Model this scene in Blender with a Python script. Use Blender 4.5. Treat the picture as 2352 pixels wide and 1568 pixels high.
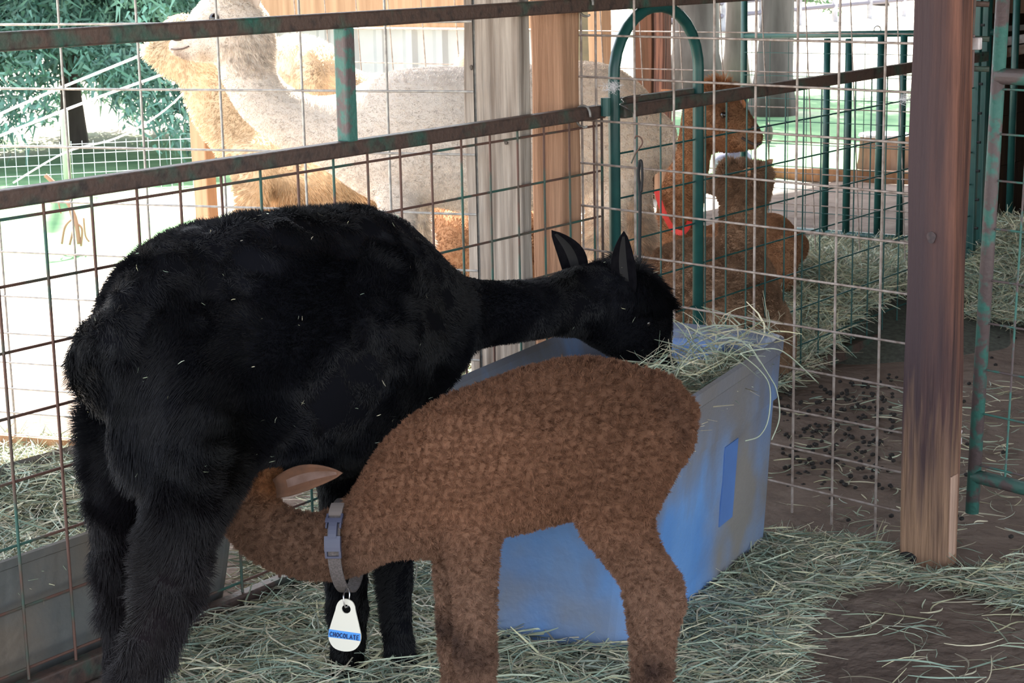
import bpy, bmesh, math, random
import numpy as np
from mathutils import Vector, Matrix
random.seed(7); rng = np.random.default_rng(7)
sc = bpy.context.scene
for o in list(bpy.data.objects): bpy.data.objects.remove(o)
COL = sc.collection
# ------------------------------------------------------------------ camera (two vanishing points of the pen give focal length and tilt)
CXP, CYP = 1176., 784.
def nrm(v): v = np.asarray(v, float); return v / np.linalg.norm(v)
_vr = np.array([4300 - CXP, 171 + CYP]); _vl = np.array([-4815 - CXP, -(10 - CYP)])
FP = math.sqrt(-(_vr @ _vl))
_U = nrm([_vr[0], _vr[1], -FP]); _W = nrm([_vl[0], _vl[1], -FP])
RM = np.array([-_W, _U, np.cross(-_W, _U)])
CAM = np.array([0, 0, 1.45])
def ray(px, py): return RM @ nrm([px - CXP, -(py - CYP), -FP])
def gnd(px, py, z=0.): r = ray(px, py); return CAM + r * ((z - CAM[2]) / r[2])
def onX(px, py, x): r = ray(px, py); return CAM + r * (x / r[0])
def onY(px, py, y): r = ray(px, py); return CAM + r * (y / r[1])
cd = bpy.data.cameras.new('camera'); cam = bpy.data.objects.new('camera', cd); COL.objects.link(cam)
cd.sensor_width = 36; cd.lens = 36 * FP / 2352; cd.clip_end = 300
M = Matrix([[*RM[0], CAM[0]], [*RM[1], CAM[1]], [*RM[2], CAM[2]], [0, 0, 0, 1]]); cam.matrix_world = M
cd.dof.use_dof = True; cd.dof.focus_distance = 3.85; cd.dof.aperture_fstop = 24
sc.camera = cam
# ------------------------------------------------------------------ light
w = bpy.data.worlds.new('sky'); sc.world = w; w.use_nodes = True
nt = w.node_tree; bg = nt.nodes['Background']
sky = nt.nodes.new('ShaderNodeTexSky'); sky.sky_type = 'NISHITA'; sky.sun_disc = False
sky.sun_elevation = math.radians(52); sky.sun_rotation = math.radians(-35); sky.air_density = 1; sky.dust_density = 2.0
hsv = nt.nodes.new('ShaderNodeHueSaturation'); hsv.inputs['Saturation'].default_value = 0.42
nt.links.new(sky.outputs[0], hsv.inputs['Color']); nt.links.new(hsv.outputs[0], bg.inputs['Color'])
bg.inputs['Strength'].default_value = 0.80
sl = bpy.data.lights.new('sun', 'SUN'); sun = bpy.data.objects.new('sun', sl); COL.objects.link(sun)
sl.energy = 26.0; sl.angle = math.radians(0.6); sl.color = (1, .95, .86)
sun.rotation_euler = Vector((.50, -.46, -.95)).to_track_quat('-Z', 'Y').to_euler()
sc.view_settings.view_transform = 'Standard'; sc.view_settings.look = 'None'
sc.view_settings.gamma = 1; sc.view_settings.use_curve_mapping = False
sc.view_settings.exposure = 0.45
try:
    sc.cycles.use_denoising = True; sc.cycles.max_bounces = 8; sc.cycles.transparent_max_bounces = 8
    sc.cycles_curves.shape = 'RIBBONS'; sc.cycles.use_adaptive_sampling = True
except Exception: pass
# ------------------------------------------------------------------ materials
def mat(name, c1, c2=None, scale=8., rough=.7, bump=0., bscale=None, stretch=(1, 1, 1), detail=6, metal=0., spec=.5, lo=.35, hi=.65,
        c3=None, s3=2., lo3=.5, hi3=.65, coord='Object', attr=None):
    m = bpy.data.materials.new(name); m.use_nodes = True; n = m.node_tree.nodes; L = m.node_tree.links
    b = n['Principled BSDF']; b.inputs['Roughness'].default_value = rough; b.inputs['Metallic'].default_value = metal
    b.inputs['Specular IOR Level'].default_value = spec
    if coord == 'World':
        g = n.new('ShaderNodeNewGeometry'); src = g.outputs['Position']
    else:
        g = n.new('ShaderNodeTexCoord'); src = g.outputs[coord]
    mp = n.new('ShaderNodeMapping'); mp.inputs['Scale'].default_value = stretch; L.new(src, mp.inputs['Vector'])
    def noise(s, l, h):
        t = n.new('ShaderNodeTexNoise'); t.inputs['Scale'].default_value = s; t.inputs['Detail'].default_value = detail; L.new(mp.outputs[0], t.inputs['Vector'])
        r = n.new('ShaderNodeMapRange'); r.inputs['From Min'].default_value = l; r.inputs['From Max'].default_value = h; L.new(t.outputs['Fac'], r.inputs['Value'])
        return t, r
    col = None
    if attr:
        a = n.new('ShaderNodeAttribute'); a.attribute_name = attr; col = a.outputs['Color']
        if c2 is not None:
            t, r = noise(scale, lo, hi); mx = n.new('ShaderNodeMix'); mx.data_type = 'RGBA'; mx.blend_type = 'MULTIPLY'; mx.inputs[0].default_value = 1
            mm = n.new('ShaderNodeMix'); mm.data_type = 'RGBA'; mm.inputs[6].default_value = (*c1, 1); mm.inputs[7].default_value = (*c2, 1)
            L.new(r.outputs[0], mm.inputs[0]); L.new(col, mx.inputs[6]); L.new(mm.outputs[2], mx.inputs[7]); col = mx.outputs[2]
        L.new(col, b.inputs['Base Color'])
    elif c2 is None: b.inputs['Base Color'].default_value = (*c1, 1)
    else:
        t, r = noise(scale, lo, hi); mm = n.new('ShaderNodeMix'); mm.data_type = 'RGBA'
        mm.inputs[6].default_value = (*c1, 1); mm.inputs[7].default_value = (*c2, 1); L.new(r.outputs[0], mm.inputs[0]); col = mm.outputs[2]
        if c3 is not None:
            t3, r3 = noise(s3, lo3, hi3); m3 = n.new('ShaderNodeMix'); m3.data_type = 'RGBA'; L.new(col, m3.inputs[6]); m3.inputs[7].default_value = (*c3, 1)
            L.new(r3.outputs[0], m3.inputs[0]); col = m3.outputs[2]
        L.new(col, b.inputs['Base Color'])
    if bump:
        t, r = noise(bscale or scale, .2, .8); bp = n.new('ShaderNodeBump'); bp.inputs['Strength'].default_value = bump; bp.inputs['Distance'].default_value = .01
        L.new(r.outputs[0], bp.inputs['Height']); L.new(bp.outputs[0], b.inputs['Normal'])
    return m
def wood(name, a, b_, c=None, s=30, rough=.8, **k):
    return mat(name, a, b_, scale=s, stretch=(1, 1, .05), rough=rough, bump=.6, bscale=s * 1.5, c3=c, spec=.2, **k)
MT = dict(
    rust=mat('rusty_green_paint', (.075, .045, .035), (.012, .085, .062), scale=9, rough=.6, bump=.2, bscale=90, lo=.5, hi=.68, coord='World', c3=(.03, .02, .018), s3=40, lo3=.5, hi3=.7),
    teal=mat('dark_green_paint', (.006, .05, .048), (.01, .07, .062), scale=20, rough=.42, coord='World'),
    worn=mat('worn_green_paint', (.10, .072, .072), (.04, .14, .115), scale=24, rough=.6, bump=.2, bscale=80, lo=.46, hi=.56, coord='World'),
    gal=mat('galvanised_wire', (.26, .25, .24), (.42, .40, .37), scale=60, rough=.5, metal=.35, coord='World'),
    oldwire=mat('rusted_galvanised_wire', (.20, .15, .125), (.36, .31, .28), scale=45, rough=.6, metal=.2, coord='World'),
    rustwire=mat('rusted_wire', (.11, .055, .04), (.03, .09, .07), scale=7, rough=.7, coord='World', lo=.5, hi=.62),
    redpost=wood('stained_post_wood', (.055, .026, .022), (.20, .088, .058), (.06, .04, .043), s=55, s3=3.2),
    brownpost=wood('brown_post_wood', (.30, .165, .10), (.42, .245, .155), (.22, .11, .065), s=30),
    greypost=wood('weathered_post_wood', (.17, .135, .11), (.42, .37, .32), (.10, .08, .065), s=34, lo3=.55, hi3=.7),
    barnwood=wood('barn_wood', (.30, .17, .10), (.42, .26, .16), s=20),
    darkwood=wood('dark_barn_wood', (.03, .018, .012), (.07, .04, .025), s=14),
    plank=wood('plank_wood', (.2, .1, .05), (.36, .2, .11), s=14),
    sheet=mat('corrugated_metal', (.33, .33, .34), (.40, .40, .40), scale=3, rough=.5),
    tub=mat('blue_tub_plastic', (.085, .22, .50), (.13, .28, .56), scale=4, rough=.45, bump=.12, bscale=60, c3=(.19, .18, .17), s3=2.2, lo3=.44, hi3=.66, coord='World'),
    tubclean=mat('blue_plastic', (.14, .25, .52), (.2, .33, .62), scale=4, rough=.4),
    trough=mat('grey_trough_plastic', (.10, .105, .10), (.15, .15, .14), scale=5, rough=.55, bump=.15, bscale=50, c3=(.17, .14, .11), s3=3),
    dirt=mat('barn_dirt', (.15, .112, .09), (.21, .165, .135), scale=3, rough=.95, bump=.7, bscale=30, coord='World', spec=.1, c3=(.10, .076, .062), s3=9, lo3=.5, hi3=.8),
    hay=mat('hay_strands', (1, 1, 1), (.75, .8, .8), scale=15, rough=.55, attr='Col', spec=.35),
    dung=mat('dark_pellets', (.012, .009, .007), rough=.8),
    black=mat('black_webbing', (.01, .01, .012), rough=.7),
    white=mat('white_plastic_tag', (.60, .575, .49), rough=.5), bluelab=mat('blue_tape', (.06, .25, .62), rough=.5),
    ink=mat('dark_blue_ink', (.01, .02, .10), rough=.5), web=mat('grey_webbing', (.06, .05, .046), (.11, .09, .085), scale=300, rough=.9, stretch=(1, 1, 1)),
    buckle=mat('grey_blue_buckle', (.04, .043, .075), rough=.5), steel=mat('steel', (.5, .5, .5), rough=.3, metal=1),
    red=mat('red_collar', (.62, .04, .03), rough=.6), eye=mat('dark_eye', (.006, .004, .004), rough=.05, spec=.8),
    rope=mat('pale_rope', (.72, .75, .85), rough=.7), bark=mat('bark', (.05, .04, .037), (.10, .085, .08), scale=8, rough=.95, stretch=(1, 1, .2), bump=1., coord='World'),
    needle=mat('conifer_foliage', (.8, 1, .9), (1, 1, 1), scale=3, rough=.7, attr='Col'),
    latch=mat('latch_metal', (.42, .34, .33), (.62, .6, .62), scale=30, rough=.5), stone=mat('rock', (.25, .24, .25), (.4, .4, .42), scale=5, rough=.9),
    nose=mat('dark_nose_skin', (.05, .035, .03), rough=.6), innerear=mat('inner_ear_skin', (.42, .22, .17), rough=.8),
    innerdark=mat('dark_inner_ear', (.006, .0048, .005), rough=.8),
)
def lower_wear(m, col, z0, z1):
    n = m.node_tree.nodes; L = m.node_tree.links; b = n['Principled BSDF']; old = b.inputs['Base Color'].links[0].from_socket
    g = n.new('ShaderNodeNewGeometry'); sx = n.new('ShaderNodeSeparateXYZ'); L.new(g.outputs['Position'], sx.inputs[0])
    t = n.new('ShaderNodeTexNoise'); t.inputs['Scale'].default_value = 60; mp = n.new('ShaderNodeMapping'); mp.inputs['Scale'].default_value = (1, 1, .08); L.new(g.outputs['Position'], mp.inputs[0]); L.new(mp.outputs[0], t.inputs['Vector'])
    ma = n.new('ShaderNodeMath'); ma.operation = 'MULTIPLY_ADD'; L.new(t.outputs['Fac'], ma.inputs[0]); ma.inputs[1].default_value = .7; L.new(sx.outputs[2], ma.inputs[2])
    r = n.new('ShaderNodeMapRange'); r.inputs['From Min'].default_value = z0 + .35; r.inputs['From Max'].default_value = z1 + .35; r.inputs['To Min'].default_value = .85; r.inputs['To Max'].default_value = 0; L.new(ma.outputs[0], r.inputs['Value'])
    x = n.new('ShaderNodeMix'); x.data_type = 'RGBA'; L.new(r.outputs[0], x.inputs[0]); L.new(old, x.inputs[6]); x.inputs[7].default_value = (*col, 1); L.new(x.outputs[2], b.inputs['Base Color'])
lower_wear(MT['redpost'], (.30, .18, .11), .02, .42)
# yard ground: dirt, grass, pale gravel
def ground_mat():
    m = bpy.data.materials.new('yard_ground'); m.use_nodes = True; n = m.node_tree.nodes; L = m.node_tree.links
    b = n['Principled BSDF']; b.inputs['Roughness'].default_value = .95; b.inputs['Specular IOR Level'].default_value = .1
    at = n.new('ShaderNodeAttribute'); at.attribute_name = 'grass'
    g = n.new('ShaderNodeNewGeometry')
    def nz(s):
        t = n.new('ShaderNodeTexNoise'); t.inputs['Scale'].default_value = s; t.inputs['Detail'].default_value = 5; L.new(g.outputs['Position'], t.inputs['Vector']); return t.outputs['Fac']
    def ramp(f, a, c):
        r = n.new('ShaderNodeMapRange'); r.inputs['From Min'].default_value = a; r.inputs['From Max'].default_value = c; L.new(f, r.inputs['Value']); return r.outputs[0]
    def mix(f, a, c):
        x = n.new('ShaderNodeMix'); x.data_type = 'RGBA'
        for k, v in ((6, a), (7, c)):
            if isinstance(v, tuple): x.inputs[k].default_value = (*v, 1)
            else: L.new(v, x.inputs[k])
        L.new(f, x.inputs[0]); return x.outputs[2]
    grass = mix(ramp(nz(3), .3, .7), (.07, .16, .075), (.15, .25, .125)); sand = mix(ramp(nz(2), .3, .7), (.36, .31, .25), (.5, .45, .38))
    ad = n.new('ShaderNodeMath'); ad.operation = 'ADD'; L.new(at.outputs['Fac'], ad.inputs[0]); L.new(nz(.9), ad.inputs[1])
    L.new(mix(ramp(ad.outputs[0], .9, 1.15), sand, grass), b.inputs['Base Color'])
    return m
def upper_stain(m, col, z0, z1, f):
    n = m.node_tree.nodes; L = m.node_tree.links; b = n['Principled BSDF']; old = b.inputs['Base Color'].links[0].from_socket
    g = n.new('ShaderNodeNewGeometry'); sx = n.new('ShaderNodeSeparateXYZ'); L.new(g.outputs['Position'], sx.inputs[0])
    t = n.new('ShaderNodeTexNoise'); t.inputs['Scale'].default_value = 9; t.inputs['Detail'].default_value = 6; mp = n.new('ShaderNodeMapping'); mp.inputs['Scale'].default_value = (1, 1, .35); L.new(g.outputs['Position'], mp.inputs[0]); L.new(mp.outputs[0], t.inputs['Vector'])
    ma = n.new('ShaderNodeMath'); ma.operation = 'MULTIPLY_ADD'; L.new(t.outputs['Fac'], ma.inputs[0]); ma.inputs[1].default_value = .8; L.new(sx.outputs[2], ma.inputs[2])
    r = n.new('ShaderNodeMapRange'); r.inputs['From Min'].default_value = z0 + .4; r.inputs['From Max'].default_value = z1 + .4; r.inputs['To Max'].default_value = f; L.new(ma.outputs[0], r.inputs['Value'])
    x = n.new('ShaderNodeMix'); x.data_type = 'RGBA'; L.new(r.outputs[0], x.inputs[0]); L.new(old, x.inputs[6]); x.inputs[7].default_value = (*col, 1); L.new(x.outputs[2], b.inputs['Base Color'])
upper_stain(MT['tub'], (.14, .135, .14), .22, .5, .85)
MT['yard'] = ground_mat()
# ------------------------------------------------------------------ helpers
def link(o, parent=None):
    COL.objects.link(o)
    if parent is not None: o.parent = parent
    return o
def tag(o, label, cat=None, group=None, kind=None):
    if label: o['label'] = label
    if cat: o['category'] = cat
    if group: o['group'] = group
    if kind: o['kind'] = kind
    return o
def empty(name, loc, label, cat, group=None):
    o = bpy.data.objects.new(name, None); o.empty_display_size = .05; o.location = loc; link(o)
    return tag(o, label, cat, group)
def mesh_obj(name, bm, m, parent=None, smooth=False, world=True):
    me = bpy.data.meshes.new(name); bm.to_mesh(me); bm.free(); me.materials.append(m)
    if smooth: me.polygons.foreach_set('use_smooth', [True] * len(me.polygons))
    o = bpy.data.objects.new(name, me); link(o, parent)
    if parent is not None and world:   # geometry written in world space
        o.matrix_parent_inverse = Matrix.Translation(-parent.location) if parent.parent is None else Matrix.Identity(4)
        if parent.parent is not None: pass
    return o
def box(bm, c, s, rot=None, bev=0.):
    r = bmesh.ops.create_cube(bm, size=1); vs = r['verts']
    mt = Matrix.Translation(Vector(c)) @ (rot.to_4x4() if rot is not None else Matrix.Identity(4)) @ Matrix.Diagonal((*s, 1))
    bmesh.ops.transform(bm, matrix=mt, verts=vs)
    if bev:
        es = list({e for v in vs for e in v.link_edges}); bmesh.ops.bevel(bm, geom=es, offset=bev, segments=2, affect='EDGES', profile=.5)
    return vs
def bar(bm, p, q, wx, wy, up=(0, 0, 1), bev=0.):
    p = Vector(p); q = Vector(q); d = (q - p); L = d.length; z = d.normalized(); u = Vector(up)
    if abs(z.dot(u)) > .99: u = Vector((0, 1, 0))
    x = u.cross(z).normalized(); y = z.cross(x)
    box(bm, (p + q) / 2, (wx, wy, L), Matrix((x, y, z)).transposed(), bev)
def tube(bm, pts, r, n=8, cap=True):
    pts = [Vector(p) for p in pts]; rings = []
    for i, p in enumerate(pts):
        t = (pts[min(i + 1, len(pts) - 1)] - pts[max(i - 1, 0)]).normalized()
        if i == 0:
            a = Vector((0, 0, 1)) if abs(t.z) < .9 else Vector((1, 0, 0)); x = t.cross(a).normalized()
        else: x = (x - t * x.dot(t)).normalized()
        y = t.cross(x); rr = r[i] if hasattr(r, '__len__') else r
        rings.append([bm.verts.new(p + (x * math.cos(k * 2 * math.pi / n) + y * math.sin(k * 2 * math.pi / n)) * rr) for k in range(n)])
    for A, B in zip(rings, rings[1:]):
        for k in range(n): bm.faces.new((A[k], A[(k + 1) % n], B[(k + 1) % n], B[k]))
    if cap: bm.faces.new(rings[0][::-1]); bm.faces.new(rings[-1])
def smoothpts(pts, k=6):
    P = np.array(pts, float); out = []
    for i in range(len(P) - 1):
        a, b, c, d = P[max(i - 1, 0)], P[i], P[i + 1], P[min(i + 2, len(P) - 1)]
        for j in range(k):
            t = j / k; out.append(.5 * (2 * b + (c - a) * t + (2 * a - 5 * b + 4 * c - d) * t * t + (3 * b - a - 3 * c + d) * t ** 3))
    out.append(P[-1]); return np.array(out)
_cylme = {}
def cyl_mesh(m):
    if m.name not in _cylme:
        bm = bmesh.new(); bmesh.ops.create_cone(bm, cap_ends=True, segments=8, radius1=1, radius2=1, depth=1)
        me = bpy.data.meshes.new('wire'); bm.to_mesh(me); bm.free(); me.materials.append(m)
        me.polygons.foreach_set('use_smooth', [len(p.vertices) == 4 for p in me.polygons]); _cylme[m.name] = me
    return _cylme[m.name]
def wire(p, q, r, m, parent, name='wire'):
    p = Vector(p); q = Vector(q); d = q - p
    o = bpy.data.objects.new(name, cyl_mesh(m)); link(o, parent)
    base = parent.location if parent is not None else Vector((0, 0, 0))
    o.matrix_local = Matrix.Translation((p + q) / 2 - base) @ d.to_track_quat('Z', 'Y').to_matrix().to_4x4() @ Matrix.Diagonal((r, r, d.length, 1))
    return o
# ------------------------------------------------------------------ the setting
def plane_grid(name, x0, x1, y0, y1, nx, ny, zf, m, gf=None):
    xs = np.linspace(x0, x1, nx); ys = np.linspace(y0, y1, ny); X, Y = np.meshgrid(xs, ys); Z = zf(X, Y)
    v = np.stack([X, Y, Z], -1).reshape(-1, 3); f = [(j * nx + i, j * nx + i + 1, (j + 1) * nx + i + 1, (j + 1) * nx + i) for j in range(ny - 1) for i in range(nx - 1)]
    me = bpy.data.meshes.new(name); me.from_pydata(v.tolist(), [], f); me.materials.append(m); me.polygons.foreach_set('use_smooth', [True] * len(f))
    if gf is not None:
        a = me.attributes.new('grass', 'FLOAT', 'POINT'); a.data.foreach_set('value', gf(X, Y).reshape(-1).astype(np.float32))
    o = bpy.data.objects.new(name, me); link(o); o['kind'] = 'structure'; return o
def zbarn(X, Y): return .006 * np.sin(X * 5 + Y * 3) + .005 * np.sin(Y * 7 - X * 4) + .004 * np.sin(X * 17 + 2) * np.sin(Y * 13)
plane_grid('floor', -5.15, 2.5, .2, 10.6, 200, 260, zbarn, MT['dirt'])
def zyard(X, Y):
    inside = (X > -5.05) & (X < 2.4) & (Y > .3) & (Y < 10.5)
    z = -.02 + .03 * np.sin(X * .9) * np.sin(Y * .7)
    far = np.maximum(0, np.hypot(X + 12, Y - 14) - 14); z = z + .015 * far
    return np.where(inside, -.25, np.where((X > -5.5) & (Y < 11) & (Y > 0) & (X < 3), -.03, z))
def grassf(X, Y):
    g = np.zeros_like(X) + .35
    for (px, py, r, a) in ((100, 560, 1.3, .8), (20, 500, 1.2, .75), (330, 390, 2.0, .8), (100, 400, 2.2, .8), (1900, 300, 2.4, .8), (2060, 330, 2.2, .8), (1560, 300, 1.8, .8), (1700, 370, 1.5, .8), (2000, 230, 3, .7), (1500, 95, 5, .5), (1950, 170, 3.5, .5), (260, 345, 2.2, .6)):
        c = gnd(px, py); g = np.maximum(g, a * np.exp(-(((X - c[0]) ** 2 + (Y - c[1]) ** 2) / r ** 2) ** 2))
    return g
plane_grid('ground', -75, 25, -20, 80, 260, 260, zyard, MT['yard'], grassf)
bm = bmesh.new(); box(bm, (-.6, 6.25, 2.72), (8.6, 11.7, .08)); box(bm, (-5.8, 9.9, 2.72), (1.8, 4.4, .08)); ce = mesh_obj('ceiling', bm, MT['darkwood']); ce['kind'] = 'structure'  # unseen barn roof, outline shaped to let sun reach the white alpaca
# stall walls, far right, boxed in and dark-stained so the inside stays dark
def struct(name, bm, m): o = mesh_obj(name, bm, m); o['kind'] = 'structure'; return o
sr = empty('wall_back', (-1.6, 11.2, 0), None, None); sr['kind'] = 'structure'
for k in range(10):
    bm = bmesh.new(); box(bm, (-1.75, 11.2, .135 + k * .27), (4.2, .03, .2695), bev=.004); mesh_obj('board', bm, MT['darkwood'], sr)
sr = empty('wall_side', (-3.42, 10.1, 0), None, None); sr['kind'] = 'structure'
for k in range(10):
    bm = bmesh.new(); box(bm, (-3.70, 10.05, .135 + k * .27), (.03, 2.3, .2695), bev=.004); mesh_obj('board', bm, MT['darkwood'], sr)
bm = bmesh.new(); box(bm, (-3.725, 10.05, 1.35), (.01, 2.3, 2.7)); box(bm, (-1.75, 11.225, 1.35), (4.2, .01, 2.7)); struct('stall_shade_panel_3', bm, MT['darkwood'])  # unseen sheets behind the boards, stopping light through the seams
bm = bmesh.new(); box(bm, (.35, 8.4, 1.35), (.05, 5.6, 2.7)); struct('wall_right', bm, MT['darkwood'])
bm = bmesh.new(); box(bm, (-1.75, 9.2, 1.55), (3.95, .04, .9)); struct('stall_shade_panel_1', bm, MT['darkwood'])  # header added to close in the stall and keep it dark
bm = bmesh.new(); box(bm, (-1.75, 10.2, 2.05), (3.95, 2.1, .04)); struct('stall_shade_panel_2', bm, MT['darkwood'])  # unseen low ceiling, added so little light enters the stall
# posts
def post(name, x0, x1, y0, y1, z0, z1, m, label, cat='post'):
    bm = bmesh.new(); box(bm, ((x0 + x1) / 2, (y0 + y1) / 2, (z0 + z1) / 2), (x1 - x0, y1 - y0, z1 - z0), bev=.006)
    bmesh.ops.subdivide_edges(bm, edges=[e for e in bm.edges if abs((e.verts[0].co - e.verts[1].co).z) > .5], cuts=40)
    for v in bm.verts:
        v.co.x += .0022 * math.sin(v.co.z * 9 + v.co.y * 40); v.co.y += .0018 * math.sin(v.co.z * 13 + v.co.x * 30)
    return tag(mesh_obj(name, bm, m), label, cat)
def knot(px, py, Y, rw, rh, m, par, nm='knot'):
    c = onY(px, py, Y); bm = bmesh.new(); v = [bm.verts.new((c[0] + rw * math.cos(a) * (1 + .15 * math.sin(3 * a)), Y, c[2] + rh * math.sin(a))) for a in np.linspace(0, 6.283, 15)[:-1]]
    f = bm.faces.new(v); e = bmesh.ops.extrude_face_region(bm, geom=[f]); bmesh.ops.translate(bm, vec=(0, -.003, 0), verts=[q for q in e['geom'] if isinstance(q, bmesh.types.BMVert)]); bmesh.ops.recalc_face_normals(bm, faces=bm.faces)
    return mesh_obj(nm, bm, m, par, world=False)
rp = post('wooden_post', -1.745, -1.628, 3.975, 4.055, -.02, 2.68, MT['redpost'], 'dark red-brown stained wooden post standing alone right of the blue tub')
post('wooden_post', -3.03, -2.845, 3.98, 4.03, -.02, 2.68, MT['greypost'], 'weathered grey cracked wooden post with wire panels clipped to its face')
gpst = bpy.data.objects['wooden_post.001']; knot(1083, 155, 3.979, .004, .007, mat('knot_wood', (.06, .045, .035)), gpst); knot(1163, 328, 3.979, .005, .005, mat('knot_wood', (.06, .045, .035)), gpst)
post('wooden_post', -2.965, -2.857, 4.20, 4.285, -.02, 2.68, MT['brownpost'], 'orange-brown wooden post beside the grey cracked post')
post('wooden_post', -5.39, -5.31, 5.26, 5.32, -.05, 1.12, MT['barnwood'], 'sunlit orange wooden post behind the cream alpacas')
dk = mat('dark_knot', (.03, .022, .024), (.07, .045, .045), scale=90); os_ = mat('orange_scar', (.30, .14, .08), (.16, .07, .045), scale=70)
knot(2140, 545, 3.974, .011, .014, dk, rp); knot(2085, 1283, 3.974, .022, .018, mat('black_notch', (.012, .01, .012)), rp, 'notch');  # flat near-black disc stands for the notch
# wood scar and stain at the foot of the red post, painted wear
bm = bmesh.new(); box(bm, (-1.627, 4.015, .12), (.005, .04, .20), bev=.002)
o = mesh_obj('bare_wood_strip', bm, wood('bare_pink_wood', (.34, .21, .15), (.42, .28, .21)), rp, world=False)
# ------------------------------------------------------------------ corrugated shed beyond the yard
YS = 9.5
shed = empty('metal_shed', (-7.6, YS, 0), 'grey corrugated metal shed wall under an orange wooden beam', 'shed')
xs = np.linspace(-8.85, -6.35, 101)
for i in range(5):
    bm = bmesh.new(); seg = xs[i * 20:(i + 1) * 20 + 1]; cols = []
    for x in seg:
        ph = ((x + 8.85) / .25) % 1; d = 0 if ph < .55 else (.03 if .65 < ph < .9 else .015)
        cols.append([bm.verts.new((x, YS - d, 0)), bm.verts.new((x, YS - d, .98)), bm.verts.new((x, YS - d + .004, .98)), bm.verts.new((x, YS - d + .004, 0))])
    for a, b in zip(cols, cols[1:]):
        for k in range(4): bm.faces.new((a[k], b[k], b[(k + 1) % 4], a[(k + 1) % 4]))
    mesh_obj('metal_sheet', bm, MT['sheet'], shed)
bm = bmesh.new(); box(bm, (-7.6, YS - .05, 1.14), (2.75, .09, .3), bev=.01); mesh_obj('beam', bm, MT['barnwood'], shed)
bm = bmesh.new(); box(bm, (-8.9, YS - .04, .5), (.1, .1, 1.3), bev=.006); mesh_obj('corner_board', bm, MT['barnwood'], shed)
bm = bmesh.new(); box(bm, (-6.25, YS - .06, .6), (.22, .08, 1.4), bev=.006); mesh_obj('dark_board', bm, mat('mossy_board', (.07, .055, .03), (.13, .1, .05), scale=8), shed)
post('wooden_post', -6.14, -6.04, 9.3, 9.4, -.05, 2.3, MT['barnwood'], 'bright orange wooden post at the right end of the metal shed')
post('wooden_post', -5.88, -5.76, 9.4, 9.5, -.05, 2.3, wood('dark_red_board', (.06, .03, .015), (.12, .05, .03)), 'dark wooden post between the shed and the trees, seen inside the arch')
post('wooden_post', -5.745, -5.68, 9.4, 9.5, -.05, 2.3, MT['redpost'], 'thin reddish wooden post touching the dark post inside the arch')
# kerb boards
def board(p, q, h, th, m, label):
    bm = bmesh.new(); p = Vector(p); q = Vector(q); p.z = q.z = h / 2 - .01; bar(bm, p, q, th, h, bev=.004); return tag(mesh_obj('kerb_board', bm, m), label, 'board')
board((-4.62, 3.44, 0), (-2.98, 3.93, 0), .06, .035, MT['plank'], 'low brown kerb board under the left wire panel')
board((-5.62, 10.55, 0), (-3.5, 10.95, 0), .08, .05, MT['plank'], 'long orange-brown kerb board edging the lawn behind the green bars')
# ------------------------------------------------------------------ green fence with arch gate (runs along X = XF)
XF = -2.82
fence = empty('pipe_fence', (XF, 3.2, 0), 'long rusty dark green rail fence with mesh running behind the black alpaca', 'fence')
def rail(p, q, wx, wy, m, name, parent):
    bm = bmesh.new(); bar(bm, p, q, wx, wy, bev=.005); return mesh_obj(name, bm, m, parent)
rail((XF, 1.4, 1.305), (XF, 5.4, 1.307), .036, .036, MT['rust'], 'rail', fence)
rail((XF, 1.4, 1.012), (XF, 4.335, 1.013), .036, .036, MT['rust'], 'rail', fence)
rail((XF, 1.4, .03), (XF, 4.335, .03), .034, .05, MT['rust'], 'rail', fence)
rail((XF, 3.255, 1.028), (XF, 3.255, 1.29), .036, .036, MT['worn'], 'upright', fence)
rail((XF, 4.335, 0.0), (XF, 4.335, 1.0), .008, .008, MT['rust'], 'upright', fence)
ys = [1.5 + .1215 * k for k in range(24)]
for y in ys: wire((XF, y, .03), (XF, y, 1.0), .0032, MT['rustwire'], fence)
for k in range(8): wire((XF - .004, 1.4, .972 - .128 * k), (XF - .004, 4.33, .974 - .128 * k), .0032, MT['rustwire'], fence)
gate2 = empty('arch_gate', (XF, 4.9, 0), 'dark green arched tube gate with mesh, right of the brown post', 'gate')
ap = [(XF, 4.40, 0.0), (XF, 4.40, 1.1)] + [(XF, 4.635 - .235 * math.cos(a), 1.1 + .19 * math.sin(a)) for a in np.linspace(0.15, math.pi - .15, 14)] + [(XF, 4.87, 1.1), (XF, 4.87, 0.0)]
bm = bmesh.new(); tube(bm, ap, .017, 10); mesh_obj('arch_tube', bm, MT['teal'], gate2, smooth=True)
rail((XF - .02, 4.40, 1.02), (XF - .02, 4.87, 1.02), .03, .04, MT['rust'], 'cross_rail', gate2)
fence2 = empty('pipe_fence', (XF, 6, 0), 'far section of dark green mesh fence from the arch to behind the red-brown post', 'fence')
rail((XF + .01, 4.42, 1.005), (XF + .01, 7.12, 1.01), .03, .038, MT['rust'], 'rail', fence2)
rail((XF, 4.42, .03), (XF, 7.12, .03), .034, .045, MT['rust'], 'rail', fence2)
for y in (7.06, 7.14): rail((XF, y, 0), (XF, y, 1.6), .03, .03, MT['teal'], 'end_post', fence2)
for k in range(20): wire((XF, 4.52 + .131 * k, .03), (XF, 4.52 + .131 * k, 1.0), .0028, MT['teal'], fence2)
for k in range(7): wire((XF - .004, 4.42, .885 - .128 * k), (XF - .004, 7.1, .89 - .128 * k), .0028, MT['teal'], fence2)
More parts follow.
